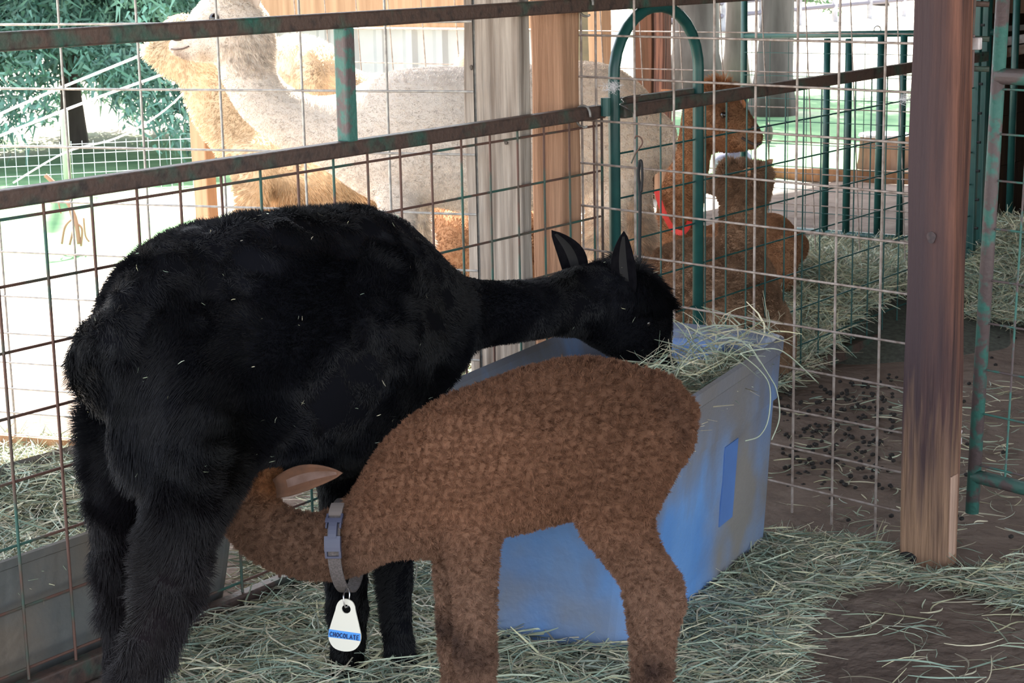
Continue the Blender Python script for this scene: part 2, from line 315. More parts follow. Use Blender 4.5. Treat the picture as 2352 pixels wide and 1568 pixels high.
for k in range(12):
    bm = bmesh.new(); tube(bm, [(XF + .016, 7.05, .1 + k * .115), (XF + .03, 7.05, .1 + k * .115)], .006, 6); mesh_obj('bolt', bm, MT['black'], fence2)
# hinge sleeve on the arch
hs = empty('hinge_sleeve', tuple(onX(1395, 245, XF + .03)), 'short dark green hinge sleeve on the arch tube at rail height', 'hinge')
c = hs.location; bm = bmesh.new(); tube(bm, [(c.x, c.y - .008, c.z - .025), (c.x, c.y - .008, c.z + .025)], .014, 12); mesh_obj('sleeve', bm, MT['teal'], hs)
bm = bmesh.new(); box(bm, (c.x - .01, c.y + .012, c.z), (.014, .03, .045), bev=.003); mesh_obj('bracket', bm, MT['teal'], hs)
# wire ties of the rails
for (px, py, lab) in ((1342, 12, 'looped wire tie on the top rail beside the brown post'), (1336, 268, 'looped wire tie on the second rail beside the brown post')):
    c = onX(px, py, XF + .0); bm = bmesh.new()
    P = [(c[0] + .028 * math.cos(a), c[1] + .012 * math.sin(a * .5), c[2] + .03 * math.sin(a)) for a in np.linspace(0, 5.2, 18)]
    tube(bm, P, .0035, 6); tag(mesh_obj('wire_tie', bm, MT['gal'], smooth=True), lab, 'wire')
# ------------------------------------------------------------------ cattle panels of thick wire
YP = 3.965
def panel(root, p0, p1, vx, hz, z0, z1, r, m, shear=0., top=None):
    p0 = np.array(p0, float); p1 = np.array(p1, float)
    for t in vx:
        a = p0 + (p1 - p0) * t; s = shear * (p1 - p0) / np.linalg.norm(p1 - p0)
        wire((*(a[:2]), z0), (a[0] + s[0] * (z1 - z0), a[1] + s[1] * (z1 - z0), z1), r, m, root)
    for z in hz:
        s = shear * (p1 - p0) / np.linalg.norm(p1 - p0) * (z - z0)
        wire((p0[0] + s[0], p0[1] + s[1] - 1.6 * r, z), (p1[0] + s[0], p1[1] + s[1] - 1.6 * r, z), r * .92, m, root)
cp = empty('cattle_panel', (-2.2, YP, 0), 'rusty galvanised wire panel between the brown post and the red-brown post, behind the tub', 'wire panel')
PA = np.array([-2.90, 4.31]); PB = np.array([-1.72, 4.085]); PL = np.linalg.norm(PB - PA)
def onP(px, py): d = np.array([*(PB - PA), 0]); n = np.array([d[1], -d[0], 0]); r = ray(px, py); return CAM + r * ((np.array([*PA, 0]) - CAM) @ n) / (r @ n)
vt = [float((onP(x, 300)[0] - PA[0]) / (PB[0] - PA[0])) for x in (1370, 1458, 1548, 1640, 1735, 1830, 1925, 2030)]
hz = [float(onP(1640, y)[2]) for y in (88, 190, 296, 402, 506, 612, 716)]
while hz[-1] > .06: hz.append(hz[-1] - (.112 if hz[-1] > .3 else .10))
panel(cp, PA, PB, vt + [.03], hz, -.01, 1.75, .0034, MT['oldwire'])
cp2 = empty('cattle_panel', (-4, 3.6, 0), 'grey galvanised wire panel left of the cracked grey post, behind the rail fence', 'wire panel')
A = np.array([-5.25, 3.262]); B = np.array([-2.955, 3.93]); LL = np.linalg.norm(B - A)
a0 = 1 - (np.arange(10) * .2525) / LL
panel(cp2, A, B, [t for t in a0 if t > 0] + [1.0], [1.275, 1.092, .925, .765, .612, .478, .365, .275, .195, .12, .05, 0.0], -.02, 1.75, .0036, MT['gal'])
cp3 = empty('cattle_panel', (-4.6, 6.9, 0), 'thin rusty wire panel standing behind the alpacas, leaning a little', 'wire panel')
panel(cp3, (-6.4, 6.9), (-2.9, 6.9), [(.06 + .2 * k + .12) / 3.5 for k in range(17)], [1.26, 1.105, .945, .80, .66, .53, .40, .28, .17, .07], 0, 1.7, .0028, MT['oldwire'], shear=-.06)
# green tube corral panel
fp = empty('corral_panel', (-4.2, 8.5, 0), 'dark green tube corral panel behind the hay pile', 'corral panel')
for (x, zt) in ((-4.65, 1.7), (-4.18, 1.0), (-4.06, 1.0), (-3.89, 1.02), (-3.77, 1.03)):
    bm = bmesh.new(); tube(bm, [(x, 8.5, 0), (x, 8.5, zt)], .018, 10); mesh_obj('upright', bm, MT['teal'], fp, smooth=True)
for z, dz in ((1.008, .03), (.02, 0.0)):
    bm = bmesh.new(); tube(bm, [(-4.66, 8.5, z), (-3.3, 8.5, z + dz)], .017, 10); mesh_obj('rail', bm, MT['teal'], fp, smooth=True)
for k in range(9): wire((-4.6 + .105 * k, 8.49, .02), (-4.6 + .105 * k, 8.49, 1.0), .0022, MT['teal'], fp)
for k in range(8): wire((-4.65, 8.485, .12 + .115 * k), (-3.4, 8.485, .12 + .115 * k), .0022, MT['teal'], fp)
c = onY(2015, 68, 8.5); bm = bmesh.new(); tube(bm, [(c[0] + .018 * math.cos(a), 8.5, c[2] + .018 * math.sin(a)) for a in np.linspace(0, 6.283, 16)], .004, 6); mesh_obj('ring', bm, MT['steel'], fp)
fp = empty('corral_panel', (-3.2, 8.4, 0), 'dark green tube frame standing before the dark stall at right', 'corral panel')
for x in (-3.5, -3.36):
    bm = bmesh.new(); tube(bm, [(x, 8.9, 0), (x, 8.9, 1.6)], .018, 10); mesh_obj('upright', bm, MT['teal'], fp, smooth=True)
bm = bmesh.new(); tube(bm, [(-3.5, 8.9, .03), (-3.36, 8.9, .03)], .016, 10); mesh_obj('rail', bm, MT['teal'], fp, smooth=True)
# ------------------------------------------------------------------ rusty gate right of the red-brown post
G0 = Vector((-1.655, 4.2, 0)); gd = Vector((.965, -.262, 0)).normalized()
gate = empty('tube_gate', tuple(G0), 'worn green and rust tube gate with wire mesh at the right edge', 'gate')
def gp(s, z): return G0 + gd * s + Vector((.035 * z / 1.3, 0, z))
def grail(s0, z0, s1, z1, r, name, m=MT['worn']):
    bm = bmesh.new(); tube(bm, [gp(s0, z0), gp(s1, z1)], r, 12); mesh_obj(name, bm, m, gate, smooth=True)
grail(0, .075, 0, 1.6, .0165, 'upright')
grail(.0, .17, 1.2, .165, .017, 'rail'); grail(.0, 1.145, 1.2, 1.14, .019, 'rail'); grail(1.2, .07, 1.2, 1.6, .0165, 'upright')
for z in (1.115, 1.01, .9, .785, .66, .555, .44, .33, .2): wire(gp(.01, z), gp(1.19, z), .0028, MT['worn'], gate)
for s in (.09, .21, .33, .45, .57, .69, .81, .93, 1.05): wire(gp(s, .17), gp(s, 1.14), .0028, MT['worn'], gate)
# hinge rods by the post
def latch(px, py, label, tilt=0.):
    c = Vector(onY(px, py, 4.09)); e = empty('hinge_clamp', tuple(c), label, 'hinge')
    rot = Matrix.Rotation(tilt, 3, 'Y')
    for dz in ((0, ) if tilt == 0 else (-.012, .014)):
        bm = bmesh.new(); box(bm, c + Vector((0, 0, dz)), (.046, .02, .028 if tilt == 0 else .018), rot if dz >= 0 else None, bev=.003); mesh_obj('plate', bm, MT['latch'], e)
    bm = bmesh.new(); tube(bm, [c + Vector((0, .004, .02)), c + Vector((0, .004, -.10 if tilt == 0 else -.085))], .007, 8); mesh_obj('pin', bm, mat('rusty_pin', (.13, .08, .075), rough=.7), e)
    return e
h1 = latch(2231, 100, 'white-worn hinge clamp high on the red-brown post')
latch(2186, 1000, 'bent pinkish hinge clamp low on the red-brown post', .35)
for py in (8, 88, 157):
    a = Vector(onY(2222, py, 4.1)); b = Vector(onY(2272, py + 2, 4.12)); bm = bmesh.new(); tube(bm, [a, b], .0065, 8); mesh_obj('rod', bm, MT['rust'], h1)
a = Vector(onY(2237, -40, 4.1)); b = Vector(onY(2226, 165, 4.1)); bm = bmesh.new(); tube(bm, [a, b], .008, 8); mesh_obj('pin', bm, MT['rust'], h1)
# hooks and black bungee on the panel behind the tub
def hookwire(pts, label, m=MT['steel'], r=.0016, x=None):
    bm = bmesh.new(); P = smoothpts([onY(a, b, 4.12) if x is None else onX(a, b, x) for a, b in pts]); tube(bm, P, r, 6)
    return tag(mesh_obj('wire_hook', bm, m, smooth=True), label, 'hook')
hookwire([(1470, 218), (1440, 222), (1428, 228), (1432, 236), (1424, 240), (1440, 250), (1452, 258), (1455, 270)], 'bent steel wire hook over the rail beside the arch tube', x=XF + .035)
hookwire([(1450, 375), (1460, 352), (1475, 330), (1472, 317), (1462, 312), (1458, 318)], 'brown wire hook holding the black strap', m=MT['rustwire'], r=.002)
bm = bmesh.new(); P = [onY(a, b, 4.16) for a, b in ((1470, 368), (1466, 400), (1470, 450), (1469, 590), (1469, 700))]; tube(bm, smoothpts(P), .0045, 6)
P = [onY(a, b, 4.155) for a, b in ((1470, 368), (1474, 374), (1475, 410), (1473, 440))]; tube(bm, smoothpts(P), .0035, 6)
st = tag(mesh_obj('bungee_strap', bm, MT['black'], smooth=True), 'black strap hanging down from a wire hook behind the near ear', 'strap')
# ------------------------------------------------------------------ tubs
def trough_obj(name, bot, top, h, m, label, lip=.02, zb=0.01, th=.02, ridge=None, minner=None):
    """open tub from four floor and four rim corners (ccw)"""
    e = empty(name, (float(np.mean([p[0] for p in bot])), float(np.mean([p[1] for p in bot])), 0), label, 'tub')
    def rc(P, rad, z, grow=0.):
        P = np.array(P, float); c = P.mean(0); out = []
        for i in range(4):
            p = P[i]; a = nrm(P[i - 1] - p); b = nrm(P[(i + 1) % 4] - p)
            for t in (0, .2, .5, .8, 1):
                q = p + a * rad * (1 - t) ** 1.6 + b * rad * t ** 1.6 if 0 < t < 1 else (p + a * rad if t == 0 else p + b * rad)
                q = q + nrm(q - c) * grow; out.append((*q, z))
        return out
    def lerp(t): return [np.array(bot[i]) * (1 - t) + np.array(top[i]) * t for i in range(4)]
    prof = [(0, 0.0, -.02), (0.0, .03, 0), (.25, .25, 0), (.5, .5, 0)]
    if ridge: prof += [(ridge - .01, ridge - .01, 0), (ridge, ridge, .012)]
    prof += [(.93, .93, .012 if ridge else 0), (.94, .94, lip), (1.0, 1.0, lip), (1.0, 1.01, lip * .3), (1., .985, -th * .6), (.9, .9, -th)]
    prof += [(.5, .5, -th), (.05, .06, -th)]
    bm = bmesh.new(); rings = []
    for t, tz, g in prof: rings.append([bm.verts.new(p) for p in rc(lerp(min(t, 1)), .05, zb + h * tz, g)])
    for a, b in zip(rings, rings[1:]):
        n = len(a)
        for k in range(n): bm.faces.new((a[k], a[(k + 1) % n], b[(k + 1) % n], b[k]))
    bm.faces.new(rings[0][::-1]); bm.faces.new(rings[-1])
    bmesh.ops.recalc_face_normals(bm, faces=bm.faces)
    mesh_obj('shell', bm, m, e, smooth=False); return e
TB = [(-2.30, 2.965), (-1.935, 3.06), (-2.06, 3.91), (-2.42, 3.86)]
TT = [(-2.40, 2.94), (-1.865, 3.035), (-2.035, 3.925), (-2.53, 3.90)]
tub = trough_obj('feed_tub', TB, TT, .52, MT['tub'], 'large blue plastic tub stained brown, full of hay, beside the post', ridge=.72)
# inside panel at the far end
bm = bmesh.new(); a = Vector((-2.36, 3.84, .43)); b = Vector((-2.17, 3.87, .43)); bar(bm, a, b, .04, .16, bev=.012); mesh_obj('inner_panel', bm, MT['tubclean'], tub)
# darker patch left by a label: flat sticker on the side
n1 = nrm([.99, .12, 0]); c = np.array(onX(1652, 1090, -2.02)); 
gt = trough_obj('feed_trough', [(-3.40, 1.5), (-2.885, 1.5), (-2.885, 2.87), (-3.36, 2.87)], [(-3.46, 1.45), (-2.865, 1.45), (-2.865, 2.92), (-3.42, 2.92)], .285, MT['trough'], 'grey plastic trough full of hay behind the rail fence at lower left', ridge=.6)
# ------------------------------------------------------------------ hay
HAYC = np.array([(.30, .36, .28), (.22, .30, .25), (.38, .42, .33), (.45, .44, .30), (.26, .30, .26), (.50, .47, .36), (.33, .30, .24)]) * np.array([1.17, 1.12, 1.03])
def strands(name, pos, L, label, cat='hay', width=.0016, seg=5, flat=.25, curl=.5, parent=None, heading=None, spread=math.pi, dark=1., zmin=.004):
    N = len(pos); pos = np.asarray(pos, float)
    L = L * (.5 + rng.random(N)); th = (rng.random(N) * 2 - 1) * spread + (heading if heading is not None else 0); ph = rng.normal(0, flat, N)
    d = np.stack([np.cos(th) * np.cos(ph), np.sin(th) * np.cos(ph), np.sin(ph)], -1)
    side = np.stack([-np.sin(th), np.cos(th), np.zeros(N)], -1); up = np.array([0, 0, 1.])
    kc = rng.normal(0, curl, N); kz = rng.normal(0, curl * .5, N); kink = (rng.random(N) < .25) * rng.normal(0, .8, N)
    wd = width * (.5 + rng.random(N)); roll = rng.random(N) * math.pi
    ws = side * np.cos(roll)[:, None] + up * np.sin(roll)[:, None] * .9
    V = np.zeros((N, seg + 1, 2, 3))
    for s in range(seg + 1):
        t = s / seg - .5
        c = pos + d * (L * t)[:, None] + side * ((kc * t * t * L) + kink * np.maximum(t, 0) * L)[:, None] + up * (kz * (t * t - .1) * L)[:, None]
        c[:, 2] = np.maximum(c[:, 2], zmin)
        ww = ws * (wd * (1 - .6 * abs(2 * t) ** 3))[:, None]
        V[:, s, 0] = c - ww; V[:, s, 1] = c + ww
    idx = np.arange(N * (seg + 1) * 2).reshape(N, seg + 1, 2)
    F = np.stack([idx[:, :-1, 0], idx[:, 1:, 0], idx[:, 1:, 1], idx[:, :-1, 1]], -1).reshape(-1, 4)
    me = bpy.data.meshes.new(name); me.vertices.add(V.size // 3); me.vertices.foreach_set('co', V.reshape(-1))
    me.loops.add(F.size); me.loops.foreach_set('vertex_index', F.reshape(-1).astype(np.int32)); me.polygons.add(len(F))
    me.polygons.foreach_set('loop_start', (np.arange(len(F)) * 4).astype(np.int32)); me.update(calc_edges=True)
    me.polygons.foreach_set('use_smooth', [True] * len(F))
    ca = me.attributes.new('Col', 'FLOAT_COLOR', 'POINT'); cc = HAYC[rng.integers(0, len(HAYC), N)] * (.7 + .6 * rng.random((N, 1))) * dark
    cc = np.concatenate([cc, np.ones((N, 1))], 1); ca.data.foreach_set('color', np.repeat(cc, (seg + 1) * 2, 0).reshape(-1).astype(np.float32))
    me.materials.append(MT['hay']); o = bpy.data.objects.new(name, me); link(o, parent); return tag(o, label, cat, kind='stuff')
def blob(n, cx, cy, sx, sy, ang=0):
    p = rng.normal(0, 1, (n, 2)) * (sx, sy); c, s = math.cos(ang), math.sin(ang)
    return np.stack([cx + p[:, 0] * c - p[:, 1] * s, cy + p[:, 0] * s + p[:, 1] * c], 1)
def in_px(n, poly, z=0.):
    """uniform points over a ground polygon given by its corner points"""
    P = np.array([gnd(*p)[:2] for p in poly]); lo, hi = P.min(0), P.max(0); out = []
    while len(out) < n:
        q = lo + (hi - lo) * rng.random((n * 3, 2)); ins = np.zeros(len(q), bool)
        for i in range(len(P)):
            a, b = P[i], P[i - 1]; c = ((a[1] > q[:, 1]) != (b[1] > q[:, 1])) & (q[:, 0] < (b[0] - a[0]) * (q[:, 1] - a[1]) / (b[1] - a[1] + 1e-12) + a[0]); ins ^= c
        out.extend(q[ins].tolist())
    return np.array(out[:n])
def zadd(p, lo, hi): return np.concatenate([p, lo + (hi - lo) * rng.random((len(p), 1)) ** 2], 1)
# floor hay
strands('floor_hay', zadd(in_px(8500, [(1560, 1420), (1770, 1240), (2000, 1265), (2060, 1320), (1830, 1400), (1780, 1640), (1480, 1640), (1440, 1500)]), .004, .035), .13, 'loose green-grey hay scattered on the dirt right of the blue tub', flat=.12)
strands('floor_hay', zadd(in_px(11000, [(430, 1470), (760, 1330), (1150, 1280), (1200, 1480), (1560, 1520), (1560, 1750), (350, 1750)]), .004, .05), .13, 'loose green-grey hay under the two front alpacas', flat=.15)
strands('floor_hay', zadd(in_px(750, [(2060, 1320), (2200, 1330), (2360, 1300), (2400, 1420), (2200, 1350), (2060, 1345)]), .004, .02), .13, 'thin band of hay at the foot of the red-brown post', flat=.08)
strands('floor_hay', zadd(in_px(80, [(1950, 1380), (2352, 1380), (2380, 1600), (1900, 1600)]), .004, .01), .12, 'few stray straws on bare dirt at lower right', flat=.05)
strands('floor_hay', zadd(in_px(420, [(1790, 930), (2060, 880), (2360, 880), (2360, 1290), (1790, 1230)]), .004, .012), .08, 'sparse straws on the dirt behind the wire panel', flat=.06)
strands('floor_hay', zadd(in_px(5500, [(560, 1290), (860, 1040), (1080, 860), (1180, 830), (1150, 1100), (760, 1340), (570, 1400)]), .004, .05), .12, 'hay bedding behind the fence under the black alpaca belly', flat=.15)
# hay in the blue tub
def quad_pts(n, Q, m=.02):
    Q = np.array(Q, float); u, v = rng.random((2, n)) * (1 - 2 * m) + m
    return (Q[0] * ((1 - u) * (1 - v))[:, None] + Q[1] * (u * (1 - v))[:, None] + Q[2] * (u * v)[:, None] + Q[3] * ((1 - u) * v)[:, None]), u, v
def tubz(u, v): return .30 + .205 * np.clip((u - .30) / .45, 0, 1) * np.clip(.55 + v * .6, 0, 1) + .022 * np.sin(v * 9 + u * 4)
def core(name, Q, zf, label, n=24):
    Q = np.array(Q, float); bm = bmesh.new(); G = [[None] * (n + 1) for _ in range(n + 1)]
    for i in range(n + 1):
        for j in range(n + 1):
            u, v = i / n, j / n; q = Q[0] * (1 - u) * (1 - v) + Q[1] * u * (1 - v) + Q[2] * u * v + Q[3] * (1 - u) * v; G[i][j] = bm.verts.new((q[0], q[1], zf(u, v) - .035 + .008 * random.random()))
    for i in range(n):
        for j in range(n): bm.faces.new((G[i][j], G[i + 1][j], G[i + 1][j + 1], G[i][j + 1]))
    tag(mesh_obj(name, bm, mat('hay_bed', (.045, .055, .042), (.10, .12, .09), scale=90, rough=.9, bump=1., bscale=120, coord='World'), smooth=True), label, 'hay', kind='stuff')
TQ = [(-2.355, 2.995), (-1.91, 3.085), (-2.065, 3.885), (-2.485, 3.86)]
core('tub_hay', TQ, tubz, 'packed hay bed inside the blue tub')
p, u, v = quad_pts(11000, TQ, .03)
strands('tub_hay', np.concatenate([p, (tubz(u, v) - .03 * rng.random(len(u)))[:, None]], 1), .09, 'green-grey hay heaped inside the blue tub', flat=.3, width=.0016)
p, u, v = quad_pts(170, [(-2.1, 3.3), (-1.95, 3.3), (-2.03, 3.93), (-2.2, 3.9)], .0)
strands('tub_hay', np.concatenate([p, (.54 + .03 * rng.random(170))[:, None]], 1), .12, 'stray straws sticking out over the tub rim at right', flat=.6, curl=1.2, width=.0016)
# long straws hanging over the rim
bm = bmesh.new()
for k, pts in enumerate(([(1720, 790), (1765, 860), (1785, 900), (1790, 960), (1772, 1010)], [(1700, 812), (1745, 850), (1768, 890), (1765, 960), (1745, 1000), (1712, 1012)], [(1880, 880), (1800, 808), (1740, 803), (1700, 812)], [(1430, 828), (1500, 834), (1530, 840)])):
    xx = -1.95; P = smoothpts([onX(a, b, xx + (.0 if k != 3 else -.2)) for a, b in pts]); tube(bm, P, .0016, 5)
tag(mesh_obj('hanging_straw', bm, mat('pale_straw', (.42, .47, .36), rough=.6), smooth=True), 'long straws curling down over the tub rim', 'hay', kind='stuff')
# hay in the grey trough
p, u, v = quad_pts(9000, [(-3.42, 1.55), (-2.90, 1.55), (-2.90, 2.86), (-3.40, 2.86)], .03)
zt = .30 + .05 * np.sin(v * 7) * np.sin(u * 3) - .03 * u
core('trough_hay', [(-3.42, 1.55), (-2.90, 1.55), (-2.90, 2.86), (-3.40, 2.86)], lambda u, v: .30 + .05 * math.sin(v * 7) * math.sin(u * 3) - .03 * u, 'packed hay bed inside the grey trough')
strands('trough_hay', np.concatenate([p, (zt - .05 * rng.random(len(u)))[:, None]], 1), .11, 'green-grey hay filling the grey trough at lower left', flat=.35, width=.0015)
strands('floor_hay', zadd(in_px(1500, [(0, 1010), (170, 1020), (170, 1090), (0, 1090)]), .004, .03), .1, 'pale hay piled beyond the grey trough against the kerb board', flat=.4)
# hay pile far right
def pile(n, poly, c, rr, h, label, L=.13, dark=1.):
    p = in_px(n, poly); g = np.array(gnd(*c)[:2]); d = np.hypot(*(p - g).T) / rr; top = h * np.exp(-d ** 2 * 1.4)
    m = plane_grid; z = top * (1 - .2 * rng.random(n) ** 2) + .02
    strands('hay_pile', np.concatenate([p, z[:, None]], 1), L, label, flat=.4, curl=.9, dark=dark, width=.0019)
    bm = bmesh.new(); bmesh.ops.create_grid(bm, x_segments=24, y_segments=24, size=rr * .95)
    for q in bm.verts: q.co = Vector((g[0] + q.co.x, g[1] + q.co.y, h * .8 * math.exp(-((q.co.x ** 2 + q.co.y ** 2) / rr ** 2) * 1.4) - .06))
    tag(mesh_obj('hay_pile', bm, mat('hay_core', (.05, .05, .04), (.09, .10, .075), scale=60, rough=.9, coord='World'), smooth=True), label.replace('loose', 'packed core of the'), 'hay', kind='stuff')
pile(24000, [(1560, 860), (1700, 660), (1850, 560), (2100, 570), (2230, 600), (2230, 700), (1980, 800), (1800, 900), (1700, 920)], (1900, 740), .85, .22, 'loose hay heaped around the green mesh behind the wire panel')
pile(8000, [(2210, 620), (2280, 560), (2380, 560), (2480, 640), (2480, 790), (2210, 760)], (2360, 680), .75, .30, 'loose hay heaped in front of the dark stall at right')
# manure pellets
bm = bmesh.new(); q = in_px(230, [(1790, 900), (2060, 860), (2060, 1130), (1800, 1130)]); q = np.concatenate([q, in_px(40, [(1900, 1100), (2352, 700), (2352, 1250), (1800, 1260)])])
for x, y in q:
    r = bmesh.ops.create_icosphere(bm, subdivisions=1, radius=.006 + .003 * random.random()); bmesh.ops.transform(bm, matrix=Matrix.Translation((x, y, .009)) @ Matrix.Diagonal((1, 1.3, .8, 1)), verts=r['verts'])
tag(mesh_obj('dung_pellets', bm, MT['dung'], smooth=True), 'small dark droppings scattered on the dirt behind the wire panel', 'droppings', kind='stuff')
# ------------------------------------------------------------------ alpacas
def sinnoise(P, f, seed, n=5):
    r = np.random.default_rng(seed); k = r.normal(0, 1, (n, 3)); k /= np.linalg.norm(k, axis=1)[:, None]; k *= f * (.6 + .8 * r.random((n, 1))); ph = r.random(n) * 6.28
    return np.sin(P @ k.T + ph).sum(1) / math.sqrt(n)
class Beast:
    def __init__(s, P0, d, face=1):
        s.P0 = np.array(P0, float)[:2]; s.d = nrm(np.array(d, float)); s.n = np.array([s.d[1], -s.d[0], 0])
        if s.n @ (CAM - np.array([*s.P0, 0])) < 0: s.n = -s.n       # towards the camera side
        s.L = np.array([s.n[0], s.n[1], 0]); s.bm = bmesh.new()
    def pt(s, px, py, off=0.):
        r = ray(px, py); base = np.array([*s.P0, 0]) + s.n * off
        return CAM + r * (((base - CAM) @ s.n) / (r @ s.n))
    def chain(s, secs, shrink=0., k=5, n=20):
        """secs: (px1, py1, px2, py2, half thickness[, offset])"""
        rows = []
        for q in secs:
            off = q[5] if len(q) > 5 else 0.
            a = s.pt(q[0], q[1], off); b = s.pt(q[2], q[3], off); L = np.linalg.norm(a - b); sh = min(shrink, L * .3)
            u = (a - b) / max(L, 1e-6); a = a - u * sh; b = b + u * sh
            rows.append(np.concatenate([a, b, [max(q[4] - sh, .008)]]))
        R = smoothpts(rows, k); bm = s.bm; rings = []
        C_ = (R[:, :3] + R[:, 3:6]) / 2; A_ = (R[:, :3] - R[:, 3:6]) / 2
        def ring(c, A, t, sc_=1.):
            v = []
            for j in range(n):
                th = 2 * math.pi * j / n; v.append(bm.verts.new(c + A * math.cos(th) * sc_ + s.L * t * math.sin(th) * sc_))
            return v
        t0 = nrm(C_[0] - C_[1]) * min(np.linalg.norm(A_[0]), R[0, 6]); t1 = nrm(C_[-1] - C_[-2]) * min(np.linalg.norm(A_[-1]), R[-1, 6])
        for e in (.85, .5): rings.append(ring(C_[0] + t0 * e * .9, A_[0], R[0, 6], math.sqrt(1 - e * e)))
        for i in range(len(R)): rings.append(ring(C_[i], A_[i], R[i, 6]))
        for e in (.5, .85): rings.append(ring(C_[-1] + t1 * e * .9, A_[-1], R[-1, 6], math.sqrt(1 - e * e)))
        for a, b in zip(rings, rings[1:]):
            for j in range(n): bm.faces.new((a[j], a[(j + 1) % n], b[(j + 1) % n], b[j]))
        bm.faces.new(rings[0][::-1]); bm.faces.new(rings[-1])
    def ball(s, px, py, off, r, sq=(1, 1, 1)):
        c = s.pt(px, py, off); m = bmesh.ops.create_icosphere(s.bm, subdivisions=2, radius=r); bmesh.ops.transform(s.bm, matrix=Matrix.Translation(Vector(c)) @ Matrix.Diagonal((*sq, 1)), verts=m['verts'])
    def body(s, root, m, voxel=.009, smooth=8, colfn=None, name='body'):
        bmesh.ops.recalc_face_normals(s.bm, faces=s.bm.faces)
        me = bpy.data.meshes.new('tmp'); s.bm.to_mesh(me); s.bm.free(); o = bpy.data.objects.new('tmp', me); COL.objects.link(o)
        r = o.modifiers.new('r', 'REMESH'); r.mode = 'VOXEL'; r.voxel_size = voxel
        q = o.modifiers.new('s', 'SMOOTH'); q.factor = .6; q.iterations = smooth
        dg = bpy.context.evaluated_depsgraph_get(); ev = o.evaluated_get(dg); out = bpy.data.meshes.new_from_object(ev); bpy.data.objects.remove(o)
        out.name = name; out.materials.clear(); out.materials.append(m); out.polygons.foreach_set('use_smooth', [True] * len(out.polygons))
        nv = len(out.vertices); co = np.zeros(nv * 3); out.vertices.foreach_get('co', co); co = co.reshape(-1, 3)
        if colfn is not None:
            a = out.attributes.new('Col', 'FLOAT_COLOR', 'POINT'); c = colfn(co); a.data.foreach_set('color', np.concatenate([c, np.ones((nv, 1))], 1).reshape(-1).astype(np.float32))
        ob = bpy.data.objects.new(name, out); link(ob, root); ob.matrix_parent_inverse = Matrix.Translation(-root.location)
        s.me = out; s.co = co; return ob
    def fur(s, root, m, N, lenfn, colfn, comb=(0, 0, -1), combf=None, rad=.0006, curl=.4, cf=160., f2=.28, seed=1, seg=3, keep=None, name='fleece'):
        me = s.me; me.calc_loop_triangles(); nt_ = len(me.loop_triangles); tri = np.zeros(nt_ * 3, np.int32); me.loop_triangles.foreach_get('vertices', tri); tri = tri.reshape(-1, 3)
        vn = np.zeros(len(me.vertices) * 3); me.vertex_normals.foreach_get('vector', vn); vn = vn.reshape(-1, 3)
        T = s.co[tri]; ar = np.linalg.norm(np.cross(T[:, 1] - T[:, 0], T[:, 2] - T[:, 0]), axis=1) / 2
        fn = nrm(np.array([0, 0, 1])) ; cen = T.mean(1); nn = vn[tri].mean(1); vis = ((CAM - cen) * nn).sum(1) / np.linalg.norm(CAM - cen, axis=1)
        ar = ar * np.where(vis > -.35, 1., .25)
        if keep is not None: ar = ar * keep(cen)
        r = np.random.default_rng(seed); pick = r.choice(nt_, N, p=ar / ar.sum()); u = r.random((N, 2)); fl = u.sum(1) > 1; u[fl] = 1 - u[fl]
        w3 = np.stack([1 - u.sum(1), u[:, 0], u[:, 1]], -1)
        P = (T[pick] * w3[:, :, None]).sum(1); NN = (vn[tri[pick]] * w3[:, :, None]).sum(1); NN /= np.linalg.norm(NN, axis=1)[:, None] + 1e-9
        Ln = lenfn(P) * (.65 + .6 * r.random(N)); cb = np.array(comb, float)[None, :] * np.ones((N, 1)); f = combf(P)[:, None] if combf else .5
        wob = np.stack([sinnoise(P, cf, seed + 10 + i) for i in range(3)], -1); wob2 = np.stack([sinnoise(P, cf * f2, seed + 20 + i) for i in range(3)], -1)
        D = NN * (1 - f) + cb * f; D += wob * curl * .55 + wob2 * curl * .5 + r.normal(0, .12, (N, 3)); D -= NN * np.minimum((D * NN).sum(1) - .15, 0)[:, None]
        D /= np.linalg.norm(D, axis=1)[:, None]
        D2 = D * .75 + cb * .45 * f + wob2 * curl * .5 - wob * curl * .3; D2 /= np.linalg.norm(D2, axis=1)[:, None]
        pts = np.zeros((N, seg + 1, 3)); q = P - NN * .001; pts[:, 0] = q
        for k in range(seg):
            t = (k + .5) / seg; dd = D * (1 - t) + D2 * t; q = q + dd * (Ln / seg)[:, None]; pts[:, k + 1] = q
        hc = bpy.data.hair_curves.new(name); hc.add_curves([seg + 1] * N); hc.position_data.foreach_set('vector', pts.reshape(-1).astype(np.float32))
        ra = hc.attributes.new('radius', 'FLOAT', 'POINT'); pr = np.array([1, .9, .7, .2]) if seg == 3 else np.linspace(1, .2, seg + 1); ra.data.foreach_set('value', (np.tile(pr, N) * rad).astype(np.float32))
        ca = hc.attributes.new('Col', 'FLOAT_COLOR', 'POINT'); c = colfn(P) * (.8 + .4 * r.random((N, 1))) * (1 + .17 * wob[:, :1]) ; c = np.clip(c, .0005, 1); c = np.concatenate([c, np.ones((N, 1))], 1)
        ca.data.foreach_set('color', np.repeat(c, seg + 1, 0).reshape(-1).astype(np.float32))
        hc.materials.append(m); ob = bpy.data.objects.new(name, hc); link(ob, root); ob.matrix_parent_inverse = Matrix.Translation(-root.location); ob['kind'] = 'stuff'
        return ob
